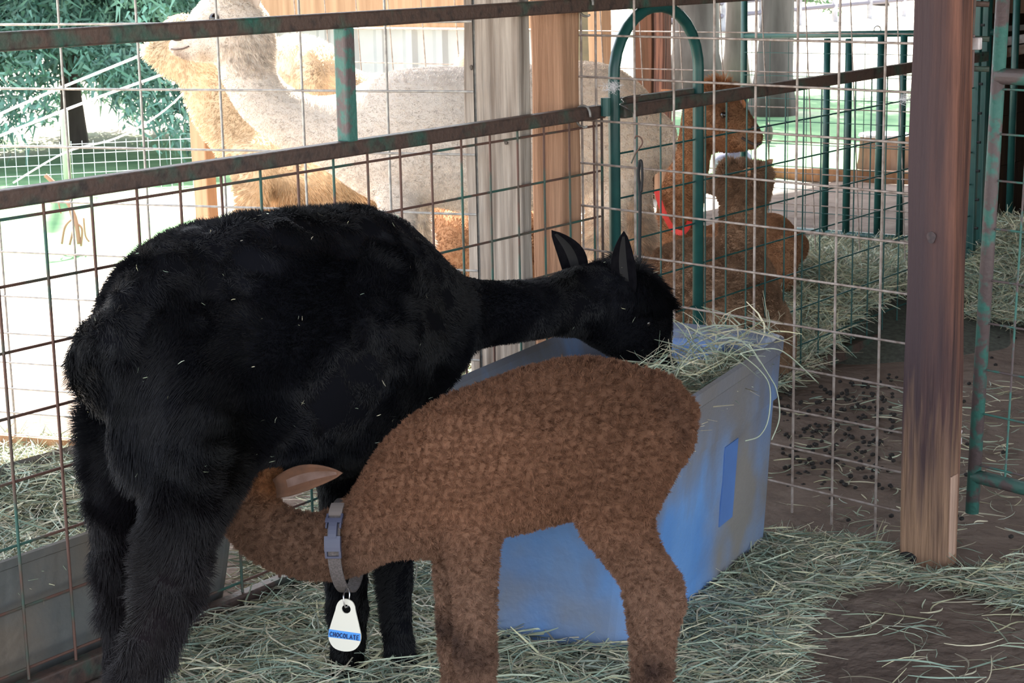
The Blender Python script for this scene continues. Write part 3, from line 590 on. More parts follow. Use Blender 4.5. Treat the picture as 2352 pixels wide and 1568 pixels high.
    def leaf(s, root, base, tip, wpx, off0, off1, m, minner, name='ear', bend=.0, thick=.006, inner_side=1, cup=.35):
        """an ear: pointed cupped leaf from base to tip, pixel-measured width"""
        a = s.pt(*base, off0); b = s.pt(*tip, off1); ax = b - a; Ln = np.linalg.norm(ax); z = ax / Ln
        v = nrm(CAM - a); x = nrm(np.cross(v, z)); y = nrm(np.cross(z, x)); wm = wpx / px_m(a) / 2; K = 12
        bm = bmesh.new(); fr = []; bk = []
        for i in range(K + 1):
            t = i / K; wd = wm * (math.sin(math.pi * (t * .82 + .18) ** .9) ** .75 if t < 1 else 0.02) * (1 if t < .97 else .4); c = a + z * Ln * t + x * bend * Ln * math.sin(math.pi * t)
            rf = []; rb = []
            for j in range(7):
                u = j / 3 - 1; p = c + x * wd * u - y * inner_side * cup * wd * (1 - u * u); rf.append(bm.verts.new(p)); rb.append(bm.verts.new(p - y * inner_side * thick * (1 - .7 * abs(u)) - x * u * -.001))
            fr.append(rf); bk.append(rb)
        fi = []
        for i in range(K):
            for j in range(6):
                f = bm.faces.new((fr[i][j], fr[i][j + 1], fr[i + 1][j + 1], fr[i + 1][j])); f.material_index = 1 if 2 <= j <= 3 and 1 < i < K - 1 else 0
                bm.faces.new((bk[i][j + 1], bk[i][j], bk[i + 1][j], bk[i + 1][j + 1]))
            bm.faces.new((fr[i][0], fr[i + 1][0], bk[i + 1][0], bk[i][0])); bm.faces.new((fr[i + 1][6], fr[i][6], bk[i][6], bk[i + 1][6]))
        bm.faces.new(fr[0] + bk[0][::-1]); bm.faces.new((fr[-1] + bk[-1][::-1])[::-1]); bmesh.ops.recalc_face_normals(bm, faces=bm.faces)
        o = mesh_obj(name, bm, m, root, smooth=True); o.data.materials.append(minner); return o
    def eye(s, root, px, py, off, r, name='eye'):
        c = Vector(s.pt(px, py, off)); bm = bmesh.new(); bmesh.ops.create_uvsphere(bm, u_segments=16, v_segments=12, radius=r); bmesh.ops.translate(bm, vec=c, verts=bm.verts)
        return mesh_obj(name, bm, MT['eye'], root, smooth=True)
def px_m(p): c = RM.T @ (np.asarray(p, float) - CAM); return FP / -c[2]
FUR = {}
def furmat(name, rough=.6, spec=.25, sheen=.0, trans=0.):
    m = bpy.data.materials.new(name); m.use_nodes = True; n = m.node_tree.nodes; L = m.node_tree.links; b = n['Principled BSDF']
    a = n.new('ShaderNodeAttribute'); a.attribute_name = 'Col'; L.new(a.outputs['Color'], b.inputs['Base Color']); b.inputs['Roughness'].default_value = rough; b.inputs['Specular IOR Level'].default_value = spec
    if trans:
        t = n.new('ShaderNodeBsdfTranslucent'); x = n.new('ShaderNodeMixShader'); x.inputs[0].default_value = trans; L.new(a.outputs['Color'], t.inputs['Color']); L.new(b.outputs[0], x.inputs[1]); L.new(t.outputs[0], x.inputs[2]); L.new(x.outputs[0], n['Material Output'].inputs['Surface'])
    return m
FM = furmat('alpaca_fleece', .75, .12, trans=.3); FB = furmat('black_alpaca_fleece', .5, .22)
SK = furmat('alpaca_skin', .9, .05)
# ---- black adult
BK = Beast((-2.34, 2.73), (.2, .98, 0))
rt = empty('alpaca', (-2.38, 2.5, 0), 'black adult alpaca with its head down in the blue tub', 'alpaca')
BK.chain([(262, 700, 255, 960, .09), (300, 612, 290, 1040, .13), (370, 545, 360, 1090, .16), (480, 500, 480, 1100, .19), (620, 480, 620, 1078, .215), (740, 470, 735, 1102, .21), (850, 466, 840, 1072, .185), (930, 500, 900, 985, .15), (1005, 580, 985, 905, .12), (1070, 625, 1050, 820, .09), (1200, 632, 1190, 792, .072), (1320, 618, 1310, 775, .068)], shrink=.010)
BK.chain([(1290, 620, 1285, 775, .066), (1370, 600, 1330, 778, .07), (1450, 596, 1365, 800, .072), (1520, 665, 1400, 822, .07), (1535, 745, 1430, 838, .052), (1538, 800, 1470, 850, .038), (1546, 838, 1495, 868, .03)], shrink=.004)
BK.chain([(300, 860, 630, 860, .11, .07), (310, 960, 620, 960, .10, .09), (322, 1060, 590, 1060, .09, .1), (325, 1160, 540, 1155, .075, .1), (318, 1240, 495, 1230, .065, .1), (305, 1330, 480, 1325, .055, .1), (290, 1420, 440, 1430, .05, .1), (272, 1510, 395, 1505, .045, .1), (258, 1620, 365, 1620, .04, .1), (262, 1740, 345, 1740, .035, .1), (255, 1815, 372, 1800, .045, .1), (255, 1838, 385, 1836, .04, .1)], shrink=.016)
BK.chain([(205, 860, 400, 860, .08, -.06), (188, 960, 400, 960, .08, -.08), (190, 1080, 350, 1080, .065, -.09), (205, 1200, 330, 1200, .055, -.09), (220, 1310, 320, 1310, .048, -.09), (232, 1420, 310, 1420, .042, -.09), (232, 1520, 305, 1520, .038, -.09), (238, 1640, 300, 1640, .036, -.09), (235, 1720, 305, 1720, .04, -.09)], shrink=.01)
BK.chain([(245, 700, 330, 680, .04, .03), (232, 800, 335, 800, .045, .05), (235, 920, 345, 920, .045, .06), (255, 1030, 345, 1030, .035, .07), (280, 1100, 330, 1100, .015, .08)], shrink=.008)
BK.chain([(715, 960, 850, 960, .07, -.05), (728, 1080, 835, 1080, .055, -.05), (740, 1200, 835, 1200, .045, -.05), (745, 1320, 845, 1320, .04, -.04), (755, 1430, 845, 1430, .036, -.035), (758, 1510, 838, 1510, .035, -.03), (750, 1548, 852, 1548, .04, -.03)], shrink=.006)
BK.chain([(820, 940, 940, 940, .07, .05), (845, 1080, 940, 1080, .055, .05), (858, 1200, 945, 1200, .045, .04), (868, 1320, 945, 1320, .04, .03), (878, 1430, 945, 1430, .035, .028), (885, 1500, 950, 1500, .034, .026), (882, 1530, 985, 1532, .036, .026)], shrink=.006)
def blcol(P):
    n = sinnoise(P, 22, 5)[:, None]; c = np.array([[.0032, .0034, .005]]) * (1 + .35 * n); w_ = np.clip((.62 - P[:, 2]) / .3, 0, 1)[:, None] * np.clip((2.45 - P[:, 1]) / .1, 0, 1)[:, None]
    c = np.clip(c, .002, 1) + w_ * np.array([[.005, .0028, .0022]]); return c
BK.body(rt, SK, .010, 10, blcol)
def lenb(P):
    l = .016 + .0 * P[:, 0]; rear = np.clip((2.32 - P[:, 1]) / .2, 0, 1) * np.clip((.86 - P[:, 2]) / .15, 0, 1); l = l + rear * .022
    low = np.clip((.42 - P[:, 2]) / .1, 0, 1) * (P[:, 1] < 2.55); l = l + low * .006
    along = (P - np.array([-2.34, 2.73, 0])) @ np.array([.2, .98, 0]); top = (along > .72) & (P[:, 2] > .64); l = l + top * .02; l = np.where((along > .25) & (along < .66), .008, l)
    return np.where((along > .66) & (P[:, 2] < .655), .006, l)
BK.fur(rt, FB, 230000, lenb, blcol, comb=(-.1, -.35, -.9), combf=lambda P: np.clip(.45 + .25 * (P[:, 2] < .7), 0, .8) * np.ones(len(P)), rad=.00048, curl=.75, cf=90, seed=3)
FB2 = FB; earm = mat('black_ear', (.0035, .0033, .0045), (.006, .0055, .007), scale=80, rough=.9, spec=.05)
BK.leaf(rt, (1328, 650), (1268, 530), 62, -.05, -.06, earm, MT['innerdark'], bend=-.1)
BK.leaf(rt, (1440, 672), (1433, 532), 56, .06, .075, earm, MT['innerdark'], bend=.04)
BK.eye(rt, 1484, 742, .057, .011)
bm = bmesh.new(); c = Vector(BK.pt(1535, 838, .0)); bmesh.ops.create_icosphere(bm, subdivisions=2, radius=.022); bmesh.ops.translate(bm, vec=c, verts=bm.verts); mesh_obj('nose', bm, MT['innerdark'], rt, smooth=True)
fl = (((CAM - BK.co) @ BK.n) / np.linalg.norm(CAM - BK.co, axis=1)); vnb = np.zeros(len(BK.me.vertices) * 3); BK.me.vertex_normals.foreach_get('vector', vnb); vnb = vnb.reshape(-1, 3)
pk = np.where(((vnb * (CAM - BK.co)).sum(1) > .5) & (BK.co[:, 2] > .55))[0]; pk = rng.choice(pk, 70); strands('hay_fleck', BK.co[pk] + vnb[pk] * .018, .010, 'tiny straw flecks caught in the black fleece', width=.0007, curl=.4, seg=2, flat=.6)
# ---- brown cria
CR = Beast((-1.985, 2.61), (-.92, -.40, 0))
ct = empty('alpaca', (-1.9, 2.66, 0), 'young brown alpaca with a collar, reaching its head under the black alpaca', 'alpaca')
CR.chain([(1572, 900, 1545, 1090, .045), (1520, 862, 1520, 1140, .075), (1440, 832, 1440, 1175, .098), (1330, 815, 1330, 1192, .108), (1210, 838, 1210, 1222, .11), (1100, 876, 1110, 1245, .102), (1010, 910, 1035, 1275, .092), (930, 960, 985, 1284, .082), (870, 1025, 900, 1288, .07), (808, 1125, 825, 1322, .056), (740, 1172, 742, 1334, .052), (665, 1165, 650, 1318, .052), (620, 1120, 570, 1280, .052), (590, 1070, 520, 1225, .05), (545, 1020, 480, 1160, .036), (500, 985, 455, 1095, .026)], shrink=.005)
CR.chain([(1490, 848, 1475, 900, .03), (1545, 862, 1508, 925, .036), (1588, 925, 1536, 965, .036), (1592, 985, 1548, 1005, .03), (1580, 1035, 1558, 1040, .018)], shrink=.003)
CR.chain([(1010, 1060, 1175, 1080, .06, .04), (1012, 1170, 1168, 1180, .05, .05), (1018, 1260, 1152, 1255, .042, .055), (1035, 1350, 1146, 1350, .036, .055), (1040, 1440, 1143, 1440, .033, .055), (1038, 1510, 1146, 1505, .034, .055), (1062, 1590, 1142, 1590, .028, .055), (1066, 1680, 1138, 1680, .026, .055), (1055, 1735, 1140, 1735, .03, .055), (1045, 1752, 1140, 1752, .03, .055)], shrink=.005)
CR.chain([(990, 1200, 1110, 1200, .045, -.04), (992, 1290, 1070, 1290, .036, -.05), (1000, 1390, 1052, 1390, .03, -.05), (1004, 1470, 1052, 1470, .03, -.05), (1012, 1550, 1062, 1550, .026, -.05), (1012, 1640, 1060, 1640, .026, -.05), (1005, 1668, 1062, 1670, .028, -.05)], shrink=.004)
CR.chain([(1330, 960, 1575, 960, .06, .03), (1312, 1070, 1568, 1060, .062, .045), (1306, 1150, 1535, 1135, .056, .052), (1325, 1215, 1508, 1195, .05, .055), (1378, 1285, 1528, 1262, .044, .055), (1425, 1345, 1572, 1330, .038, .055), (1450, 1405, 1580, 1395, .036, .055), (1468, 1460, 1560, 1460, .032, .055), (1478, 1540, 1552, 1540, .028, .055), (1480, 1640, 1550, 1640, .026, .055), (1472, 1720, 1555, 1722, .03, .055), (1455, 1745, 1558, 1745, .03, .055)], shrink=.005)
CR.chain([(1350, 1080, 1500, 1080, .05, -.045), (1370, 1200, 1470, 1200, .04, -.05), (1405, 1290, 1490, 1290, .034, -.05), (1428, 1370, 1512, 1370, .03, -.05), (1440, 1450, 1510, 1450, .026, -.05), (1446, 1560, 1502, 1560, .024, -.05), (1440, 1635, 1505, 1640, .026, -.05)], shrink=.004)
CR.ball(610, 1085, .0, .034)
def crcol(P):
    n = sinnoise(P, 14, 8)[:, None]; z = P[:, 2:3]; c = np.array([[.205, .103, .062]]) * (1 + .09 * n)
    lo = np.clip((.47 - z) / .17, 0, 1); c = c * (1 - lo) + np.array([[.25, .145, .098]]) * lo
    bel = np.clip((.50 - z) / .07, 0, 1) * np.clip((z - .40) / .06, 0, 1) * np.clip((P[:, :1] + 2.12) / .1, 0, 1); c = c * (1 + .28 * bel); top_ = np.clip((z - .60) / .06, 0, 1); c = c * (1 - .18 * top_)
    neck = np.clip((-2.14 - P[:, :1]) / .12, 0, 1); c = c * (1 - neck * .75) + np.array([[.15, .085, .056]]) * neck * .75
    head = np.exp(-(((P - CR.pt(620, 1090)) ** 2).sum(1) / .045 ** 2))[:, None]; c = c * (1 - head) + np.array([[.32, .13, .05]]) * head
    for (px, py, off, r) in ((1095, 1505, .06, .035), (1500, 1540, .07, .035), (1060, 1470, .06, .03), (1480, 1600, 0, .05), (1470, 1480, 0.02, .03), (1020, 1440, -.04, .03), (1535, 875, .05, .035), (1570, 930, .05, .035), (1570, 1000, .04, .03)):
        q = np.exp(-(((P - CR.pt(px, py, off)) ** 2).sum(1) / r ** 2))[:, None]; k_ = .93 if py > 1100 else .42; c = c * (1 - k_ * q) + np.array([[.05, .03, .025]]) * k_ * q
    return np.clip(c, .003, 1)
CR.body(ct, SK, .0075, 7, lambda P: crcol(P) * .6)  # body darker than its fleece: shade between the curls put into the colour
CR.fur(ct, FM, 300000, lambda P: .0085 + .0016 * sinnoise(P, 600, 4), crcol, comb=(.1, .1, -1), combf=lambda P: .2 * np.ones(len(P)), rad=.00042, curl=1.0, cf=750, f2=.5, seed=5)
CR.leaf(ct, (630, 1122), (785, 1086), 60, .05, .07, mat('brown_ear', (.12, .052, .026), (.085, .038, .02), scale=60, rough=.8), mat('shiny_inner_ear', (.09, .045, .027), (.24, .16, .14), scale=14, rough=.4), bend=.05)
CR.leaf(ct, (600, 1085), (612, 1040), 40, -.03, -.04, mat('orange_ear', (.3, .13, .05), rough=.8), mat('orange_inner_ear', (.26, .11, .045), rough=.8), cup=.2)
# collar on the cria
cl = empty('collar', tuple(CR.pt(795, 1250)), 'grey webbing collar with a blue-grey buckle round the young alpaca neck', 'collar')
c0 = CR.pt(786, 1150); c1 = CR.pt(806, 1352); cc = (c0 + c1) / 2; A_ = (c0 - c1) / 2 * 1.0
bm = bmesh.new(); rr = []
axn = nrm(np.cross(A_, CR.L))
for j in range(40):
    th = 2 * math.pi * j / 40; p = cc + A_ * math.cos(th) + CR.L * (.075 * math.sin(th)); nr = nrm(A_ * math.cos(th) / np.linalg.norm(A_) + CR.L * math.sin(th))
    rr.append([bm.verts.new(p + axn * s_ * .0125 + nr * t_) for s_, t_ in ((-1, 0), (1, 0), (1, .003), (-1, .003))])
for a, b in zip(rr, rr[1:] + rr[:1]):
    for k in range(4): bm.faces.new((a[k], a[(k + 1) % 4], b[(k + 1) % 4], b[k]))
mesh_obj('strap', bm, MT['web'], cl)
def cpt(th, s_=0., out=0.): 
    nr = nrm(A_ * math.cos(th) / np.linalg.norm(A_) + CR.L * math.sin(th)); return Vector(cc + A_ * math.cos(th) + CR.L * (.075 * math.sin(th)) + axn * s_ + nr * out)
def strip(bm, th0, th1, s0, s1, out, th=.005):
    v = []
    K = 4
    for i in range(K + 1):
        t = th0 + (th1 - th0) * i / K; v.append([bm.verts.new(cpt(t, s, o)) for s, o in ((s0, out), (s1, out), (s1, out + th), (s0, out + th))])
    for a, b in zip(v, v[1:]):
        for k in range(4): bm.faces.new((a[k], a[(k + 1) % 4], b[(k + 1) % 4], b[k]))
    bm.faces.new(v[0][::-1]); bm.faces.new(v[-1]); bmesh.ops.recalc_face_normals(bm, faces=bm.faces)
bm = bmesh.new()
strip(bm, .62, .78, -.016, -.012, .003); strip(bm, .62, .78, .012, .016, .003); strip(bm, .74, .84, -.016, .016, .003, .007); strip(bm, .84, 1.16, -.008, .008, .003, .008)
strip(bm, .84, .95, -.015, -.012, .003, .005); strip(bm, .84, .95, .012, .015, .003, .005); strip(bm, 1.12, 1.42, -.0155, .0155, .003, .007); strip(bm, 1.42, 1.52, -.0155, -.0115, .003); strip(bm, 1.42, 1.52, .0115, .0155, .003); strip(bm, 1.52, 1.56, -.0155, .0155, .003)
mesh_obj('buckle', bm, MT['buckle'], cl)
bm = bmesh.new(); strip(bm, .3, .66, -.013, .013, .004, .004); mesh_obj('strap_end', bm, mat('worn_grey_plastic', (.15, .125, .115), rough=.6), cl)
# tag
tp = lambda px, py, o=.075: CR.pt(px, py, o)
tg = empty('name_tag', tuple(tp(793, 1430)), 'cream plastic name tag with a blue band hanging from the collar', 'tag')
tx = nrm(tp(830, 1440) - tp(755, 1433)); tz = nrm(tp(797, 1375) - tp(793, 1495)); ty = nrm(np.cross(tz, tx)); ty = ty if ty @ (CAM - tp(793, 1430)) > 0 else -ty
to = np.array(tp(793, 1435)); hw = np.linalg.norm(tp(830, 1440) - tp(755, 1433)) / 2; hh = np.linalg.norm(tp(797, 1375) - tp(793, 1495)) / 2
def tagpt(u, v, o=0.): return Vector(to + tx * u * hw + tz * v * hh + ty * o)
out = [(-.62, .55), (-.55, .75), (-.36, .93), (0, 1.0), (.36, .93), (.55, .75), (.62, .55), (.93, -.15), (1.0, -.45), (.88, -.72), (.55, -.93), (0, -1.0), (-.55, -.93), (-.88, -.72), (-1, -.45), (-.93, -.15)]
out = [tuple(p) for p in smoothpts([(*p, 0) for p in out + out[:1]], 3)[:-1, :2]]
hole = [(.2 * math.cos(a) * 1.35 + .04, .62 + .2 * math.sin(a) * .85) for a in np.linspace(0, 2 * math.pi, 17)[:-1]]
bm = bmesh.new()
# match the hole ring to the outline ring by angle
angs = [math.atan2(v - .62, u - .04) for u, v in out]; hol = [(.04 + .27 * math.cos(a), .62 + .17 * math.sin(a)) for a in angs]
F_ = [bm.verts.new(tagpt(u, v, .0015)) for u, v in out]; Fh = [bm.verts.new(tagpt(u, v, .0015)) for u, v in hol]; B_ = [bm.verts.new(tagpt(u, v, -.0015)) for u, v in out]; Bh = [bm.verts.new(tagpt(u, v, -.0015)) for u, v in hol]
n_ = len(out)
for k in range(n_):
    q = (k + 1) % n_; bm.faces.new((F_[k], F_[q], Fh[q], Fh[k])); bm.faces.new((B_[q], B_[k], Bh[k], Bh[q])); bm.faces.new((F_[k], B_[k], B_[q], F_[q])); bm.faces.new((Fh[q], Bh[q], Bh[k], Fh[k]))
bmesh.ops.recalc_face_normals(bm, faces=bm.faces); mesh_obj('plate', bm, MT['white'], tg)
bm = bmesh.new(); q = [tagpt(-.97, -.20, .0021), tagpt(-1.0, -.5, .0021), tagpt(.98, -.54, .0021), tagpt(.96, -.26, .0021)]; fq = [bm.verts.new(p) for p in q]; bk = [bm.verts.new(p - Vector(ty) * .0012) for p in q]
bm.faces.new(fq); bm.faces.new(bk[::-1]); [bm.faces.new((fq[k], bk[k], bk[(k + 1) % 4], fq[(k + 1) % 4])) for k in range(4)]; bmesh.ops.recalc_face_normals(bm, faces=bm.faces); mesh_obj('band', bm, MT['bluelab'], tg)
GL = {'C': [[(1, .85), (.5, 1), (.05, .6), (.05, .3), (.5, 0), (1, .15)]], 'H': [[(.1, 1), (.1, 0)], [(.9, 1), (.9, 0)], [(.1, .5), (.9, .5)]], 'O': [[(.5, 1), (.05, .65), (.05, .3), (.5, 0), (.95, .35), (.95, .7), (.5, 1)]],
      'L': [[(.15, 1), (.15, 0), (.9, .03)]], 'A': [[(.0, 0), (.5, 1), (1, 0)], [(.2, .35), (.8, .35)]], 'T': [[(0, .97), (1, 1)], [(.5, 1), (.5, 0)]], 'E': [[(.95, 1), (.15, .97), (.1, 0), (.95, .03)], [(.12, .5), (.8, .52)]]}
bm = bmesh.new(); adv = 1.84 / 9
for i, ch in enumerate('CHOCOLATE'):
    for st_ in GL[ch]:
        P = [tagpt(-.9 + adv * i + x * adv * .74, -.455 - .012 * i * .5 + y * .17, .0034) for x, y in st_]; tube(bm, P, .0009, 5)
mesh_obj('lettering', bm, MT['ink'], tg)
bm = bmesh.new(); P = [Vector(CR.pt(795, 1352, .06)), Vector(CR.pt(789, 1368, .08)), Vector(CR.pt(792, 1392, .083)), tagpt(.08, .72, .004), tagpt(.1, .72, -.004), Vector(CR.pt(803, 1365, .068)), Vector(CR.pt(800, 1350, .06))]; tube(bm, smoothpts(P), .0014, 6); mesh_obj('ring', bm, MT['steel'], tg, smooth=True)
# ---- background alpacas
def beast_at(px, py, D, px2, py2, D2): a = CAM + D * ray(px, py); b = CAM + D2 * ray(px2, py2); return Beast(a, (*(b - a)[:2], 0))
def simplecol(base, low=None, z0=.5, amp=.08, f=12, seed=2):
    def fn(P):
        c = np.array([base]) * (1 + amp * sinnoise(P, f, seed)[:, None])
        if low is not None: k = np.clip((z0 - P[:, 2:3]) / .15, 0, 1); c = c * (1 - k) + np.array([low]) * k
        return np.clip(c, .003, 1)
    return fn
WH = beast_at(900, 150, 6.3, 1530, 280, 6.5)
wt = empty('alpaca', (*((WH.P0 + (WH.d * .45)[:2])), 0), 'cream-white long-necked alpaca facing left behind the grey cracked post', 'alpaca')
WH.chain([(600, 60, 500, 175, .055), (640, 165, 545, 262, .06), (690, 208, 630, 335, .07), (760, 218, 735, 385, .1), (830, 190, 815, 440, .14), (900, 160, 900, 478, .18), (1000, 150, 1000, 478, .2), (1120, 150, 1120, 500, .21), (1250, 143, 1250, 480, .21), (1380, 140, 1380, 470, .2), (1465, 185, 1455, 450, .15), (1525, 260, 1500, 400, .08)], shrink=.005)
WH.chain([(600, 10, 600, 150, .06), (560, -30, 560, 150, .072), (510, -38, 505, 150, .072), (455, 5, 455, 146, .058), (425, 48, 425, 142, .042), (402, 78, 405, 130, .034)], shrink=.003)
WH.chain([(840, 380, 985, 380, .07, .08), (865, 480, 965, 480, .055, .09), (880, 580, 950, 580, .045, .09), (885, 700, 945, 700, .04, .09), (880, 860, 950, 860, .04, .09)], shrink=.004)
WH.chain([(900, 400, 1000, 400, .06, -.08), (930, 500, 990, 500, .05, -.09), (935, 600, 985, 600, .04, -.09), (935, 820, 985, 820, .04, -.09)], shrink=.004)
WH.chain([(1340, 380, 1500, 380, .08, .08), (1345, 480, 1440, 480, .07, .09), (1345, 570, 1425, 570, .06, .09), (1365, 690, 1425, 690, .04, .09), (1360, 870, 1430, 870, .04, .09)], shrink=.003)
WH.chain([(1400, 400, 1500, 400, .07, -.09), (1420, 520, 1500, 520, .06, -.09), (1440, 640, 1500, 640, .045, -.09), (1440, 850, 1500, 850, .04, -.09)], shrink=.003)
whc0 = simplecol((.80, .73, .66), (.78, .69, .57), .55)
def whc(P):
    c = whc0(P); rp_ = np.clip(((P - np.array([*WH.P0, 0])) @ WH.d - .38) / .2, 0, 1)[:, None] * .6; c = c * (1 - rp_) + np.array([[.80, .62, .46]]) * rp_
    for (px, py, off, rr_, cc_) in ((420, 140, .02, .034, (.22, .16, .13)), (405, 128, .02, .02, (.3, .23, .2)), (400, 100, 0, .02, (.45, .38, .33)), (470, 130, .03, .03, (.55, .44, .33)), (480, 55, .05, .02, (.5, .42, .37))):
        q = np.exp(-(((P - WH.pt(px, py, off)) ** 2).sum(1) / rr_ ** 2))[:, None] * .85; c = c * (1 - q) + np.array([cc_]) * q
    return c
WH.body(wt, SK, .013, 8, lambda P: whc(P) * .93)
def lenw(P):
    hd = np.clip(1 - np.linalg.norm(P - WH.pt(575, 110), axis=1) / .12, 0, 1); leg = np.clip((.58 - P[:, 2]) / .1, 0, 1); top = np.clip(1 - np.linalg.norm(P - WH.pt(540, -30), axis=1) / .11, 0, 1)
    face = np.linalg.norm(P - WH.pt(440, 100), axis=1) < .10; return np.where(face, .005, .0065 + .038 * hd + .03 * leg + .03 * top)
WH.fur(wt, FM, 110000, lenw, whc, comb=(0, .1, -1), combf=lambda P: .35 * np.ones(len(P)), rad=.0009, curl=.22, cf=260, seed=6)
WH.eye(wt, 492, 42, .061, .017)
lip = mat('grey_lips', (.16, .11, .09), rough=.8)
bm = bmesh.new(); tube(bm, smoothpts([WH.pt(393, 113, .02), WH.pt(404, 114, .04), WH.pt(420, 112, .045), WH.pt(434, 106, .048)]), .003, 6); mesh_obj('mouth', bm, lip, wt, smooth=True)
bm = bmesh.new(); tube(bm, smoothpts([WH.pt(392, 84, .025), WH.pt(402, 90, .036), WH.pt(416, 89, .036)]), .006, 6); mesh_obj('nostril', bm, MT['nose'], wt, smooth=True)
WH.leaf(wt, (575, 15), (590, -80), 45, .05, .07, mat('cream_ear', (.6, .5, .42), rough=.8), MT['innerear'])
WH.leaf(wt, (560, 10), (545, -85), 45, -.05, -.06, mat('cream_ear', (.6, .5, .42), rough=.8), MT['innerear'])
C2 = beast_at(450, 200, 6.75, 900, 350, 7.1)
c2 = empty('alpaca', (*(C2.P0 + (C2.d * .4)[:2]), 0), 'shaggy cream alpaca chewing hay, mostly hidden behind the white neck at upper left', 'alpaca')
C2.chain([(490, 50, 440, 180, .06), (440, 30, 415, 185, .065), (390, 35, 385, 180, .058), (355, 80, 360, 160, .04), (333, 98, 342, 142, .03)], shrink=.003)
C2.chain([(500, 60, 410, 185, .055), (530, 180, 440, 270, .06), (580, 260, 490, 345, .08), (650, 310, 560, 420, .12), (760, 320, 700, 480, .17), (900, 320, 900, 500, .19), (1020, 330, 1020, 490, .15)], shrink=.005)
for x, o_ in ((545, .07), (615, -.07), (720, .09), (760, -.05), (950, .08), (1000, -.08)): C2.chain([(x - 10, 350, x + 80, 350, .07, o_), (x, 450, x + 70, 450, .06, o_), (x + 5, 560, x + 60, 560, .05, o_), (x + 10, 790, x + 55, 790, .04, o_)], shrink=.003)
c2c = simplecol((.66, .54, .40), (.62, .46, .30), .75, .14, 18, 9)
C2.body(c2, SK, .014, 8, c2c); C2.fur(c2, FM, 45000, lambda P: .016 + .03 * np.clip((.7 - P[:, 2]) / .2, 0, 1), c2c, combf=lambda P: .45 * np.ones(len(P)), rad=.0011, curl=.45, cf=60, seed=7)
C2.eye(c2, 384, 84, .047, .014)
C3 = beast_at(690, 150, 7.9, 900, 170, 8.1)
c3 = empty('alpaca', (*(C3.P0 + (C3.d * .3)[:2]), 0), 'cream alpaca rump seen above the white neck, beside the green upright', 'alpaca')
C3.chain([(598, 130, 605, 230, .07), (640, 88, 635, 290, .16), (700, 80, 700, 320, .19), (755, 105, 755, 330, .19), (830, 165, 830, 330, .18), (1000, 170, 1000, 330, .18), (1060, 200, 1060, 320, .1)], shrink=.005)
for x, o_ in ((640, .09), (680, -.09), (930, .09), (980, -.09)): C3.chain([(x - 10, 250, x + 70, 250, .07, o_), (x, 400, x + 60, 400, .05, o_), (x + 5, 690, x + 50, 690, .04, o_)], shrink=.003)
C3.chain([(690, 120, 730, 120, .03, .17), (690, 170, 745, 170, .035, .18), (695, 215, 745, 215, .03, .18)], shrink=0)
C3.chain([(1030, 180, 1080, 300, .06), (1090, 60, 1130, 100, .05), (1110, -60, 1160, -50, .05), (1130, -120, 1200, -60, .05)], shrink=0)
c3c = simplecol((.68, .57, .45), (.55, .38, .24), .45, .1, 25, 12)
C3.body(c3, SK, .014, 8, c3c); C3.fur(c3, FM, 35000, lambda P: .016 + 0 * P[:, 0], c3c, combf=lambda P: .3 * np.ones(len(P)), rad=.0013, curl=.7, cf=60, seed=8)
LY = beast_at(1020, 550, 6.9, 1200, 560, 7.0)
ly = empty('alpaca', (*(LY.P0 + (LY.d * .2)[:2]), 0), 'orange-brown alpaca lying down, glimpsed below the white belly', 'alpaca')
LY.chain([(968, 520, 965, 700, .08), (1010, 468, 1005, 740, .15), (1070, 475, 1065, 750, .18), (1160, 490, 1160, 750, .18), (1240, 530, 1240, 740, .12)], shrink=.004)
LY.chain([(1190, 500, 1240, 560, .06), (1220, 480, 1290, 520, .05), (1250, 470, 1290, 500, .04)], shrink=0)
LY.chain([(1000, 640, 1120, 640, .06, .12), (980, 700, 1110, 720, .05, .16), (975, 740, 1050, 755, .04, .16)], shrink=0)
lc = simplecol((.38, .22, .13), (.35, .2, .12), .3, .12, 20, 3)
LY.body(ly, SK, .014, 8, lc); LY.fur(ly, FM, 22000, lambda P: .012 + 0 * P[:, 0], lc, combf=lambda P: .3 * np.ones(len(P)), rad=.0012, curl=.6, cf=70, seed=9)
CO = beast_at(1600, 450, 7.2, 1800, 460, 7.1)
co = empty('alpaca', (*(CO.P0 + (CO.d * .25)[:2]), 0), 'orange-brown alpaca with a red collar and head raised, facing right', 'alpaca')
CO.chain([(1505, 520, 1590, 600, .09), (1515, 440, 1615, 480, .075), (1545, 360, 1632, 365, .065), (1562, 290, 1640, 300, .06), (1570, 220, 1650, 300, .06)], shrink=.004)
CO.chain([(1600, 200, 1620, 335, .055), (1645, 196, 1650, 352, .062), (1690, 212, 1690, 352, .055), (1720, 255, 1715, 348, .04), (1740, 282, 1733, 345, .03), (1748, 298, 1742, 338, .022)], shrink=.003)
CO.chain([(1500, 560, 1500, 680, .1), (1580, 530, 1580, 700, .18), (1700, 500, 1700, 690, .2), (1780, 490, 1780, 650, .17), (1825, 530, 1820, 610, .09)], shrink=.004)
CO.chain([(1770, 560, 1840, 560, .06, .1), (1770, 620, 1830, 620, .05, .12), (1750, 660, 1820, 665, .04, .12)], shrink=0)
CO.chain([(1612, 205, 1630, 245, .05), (1650, 186, 1665, 240, .055), (1690, 205, 1690, 245, .045)], shrink=0)
coc0 = simplecol((.29, .15, .08), (.28, .15, .085), .4, .12, 25, 4)
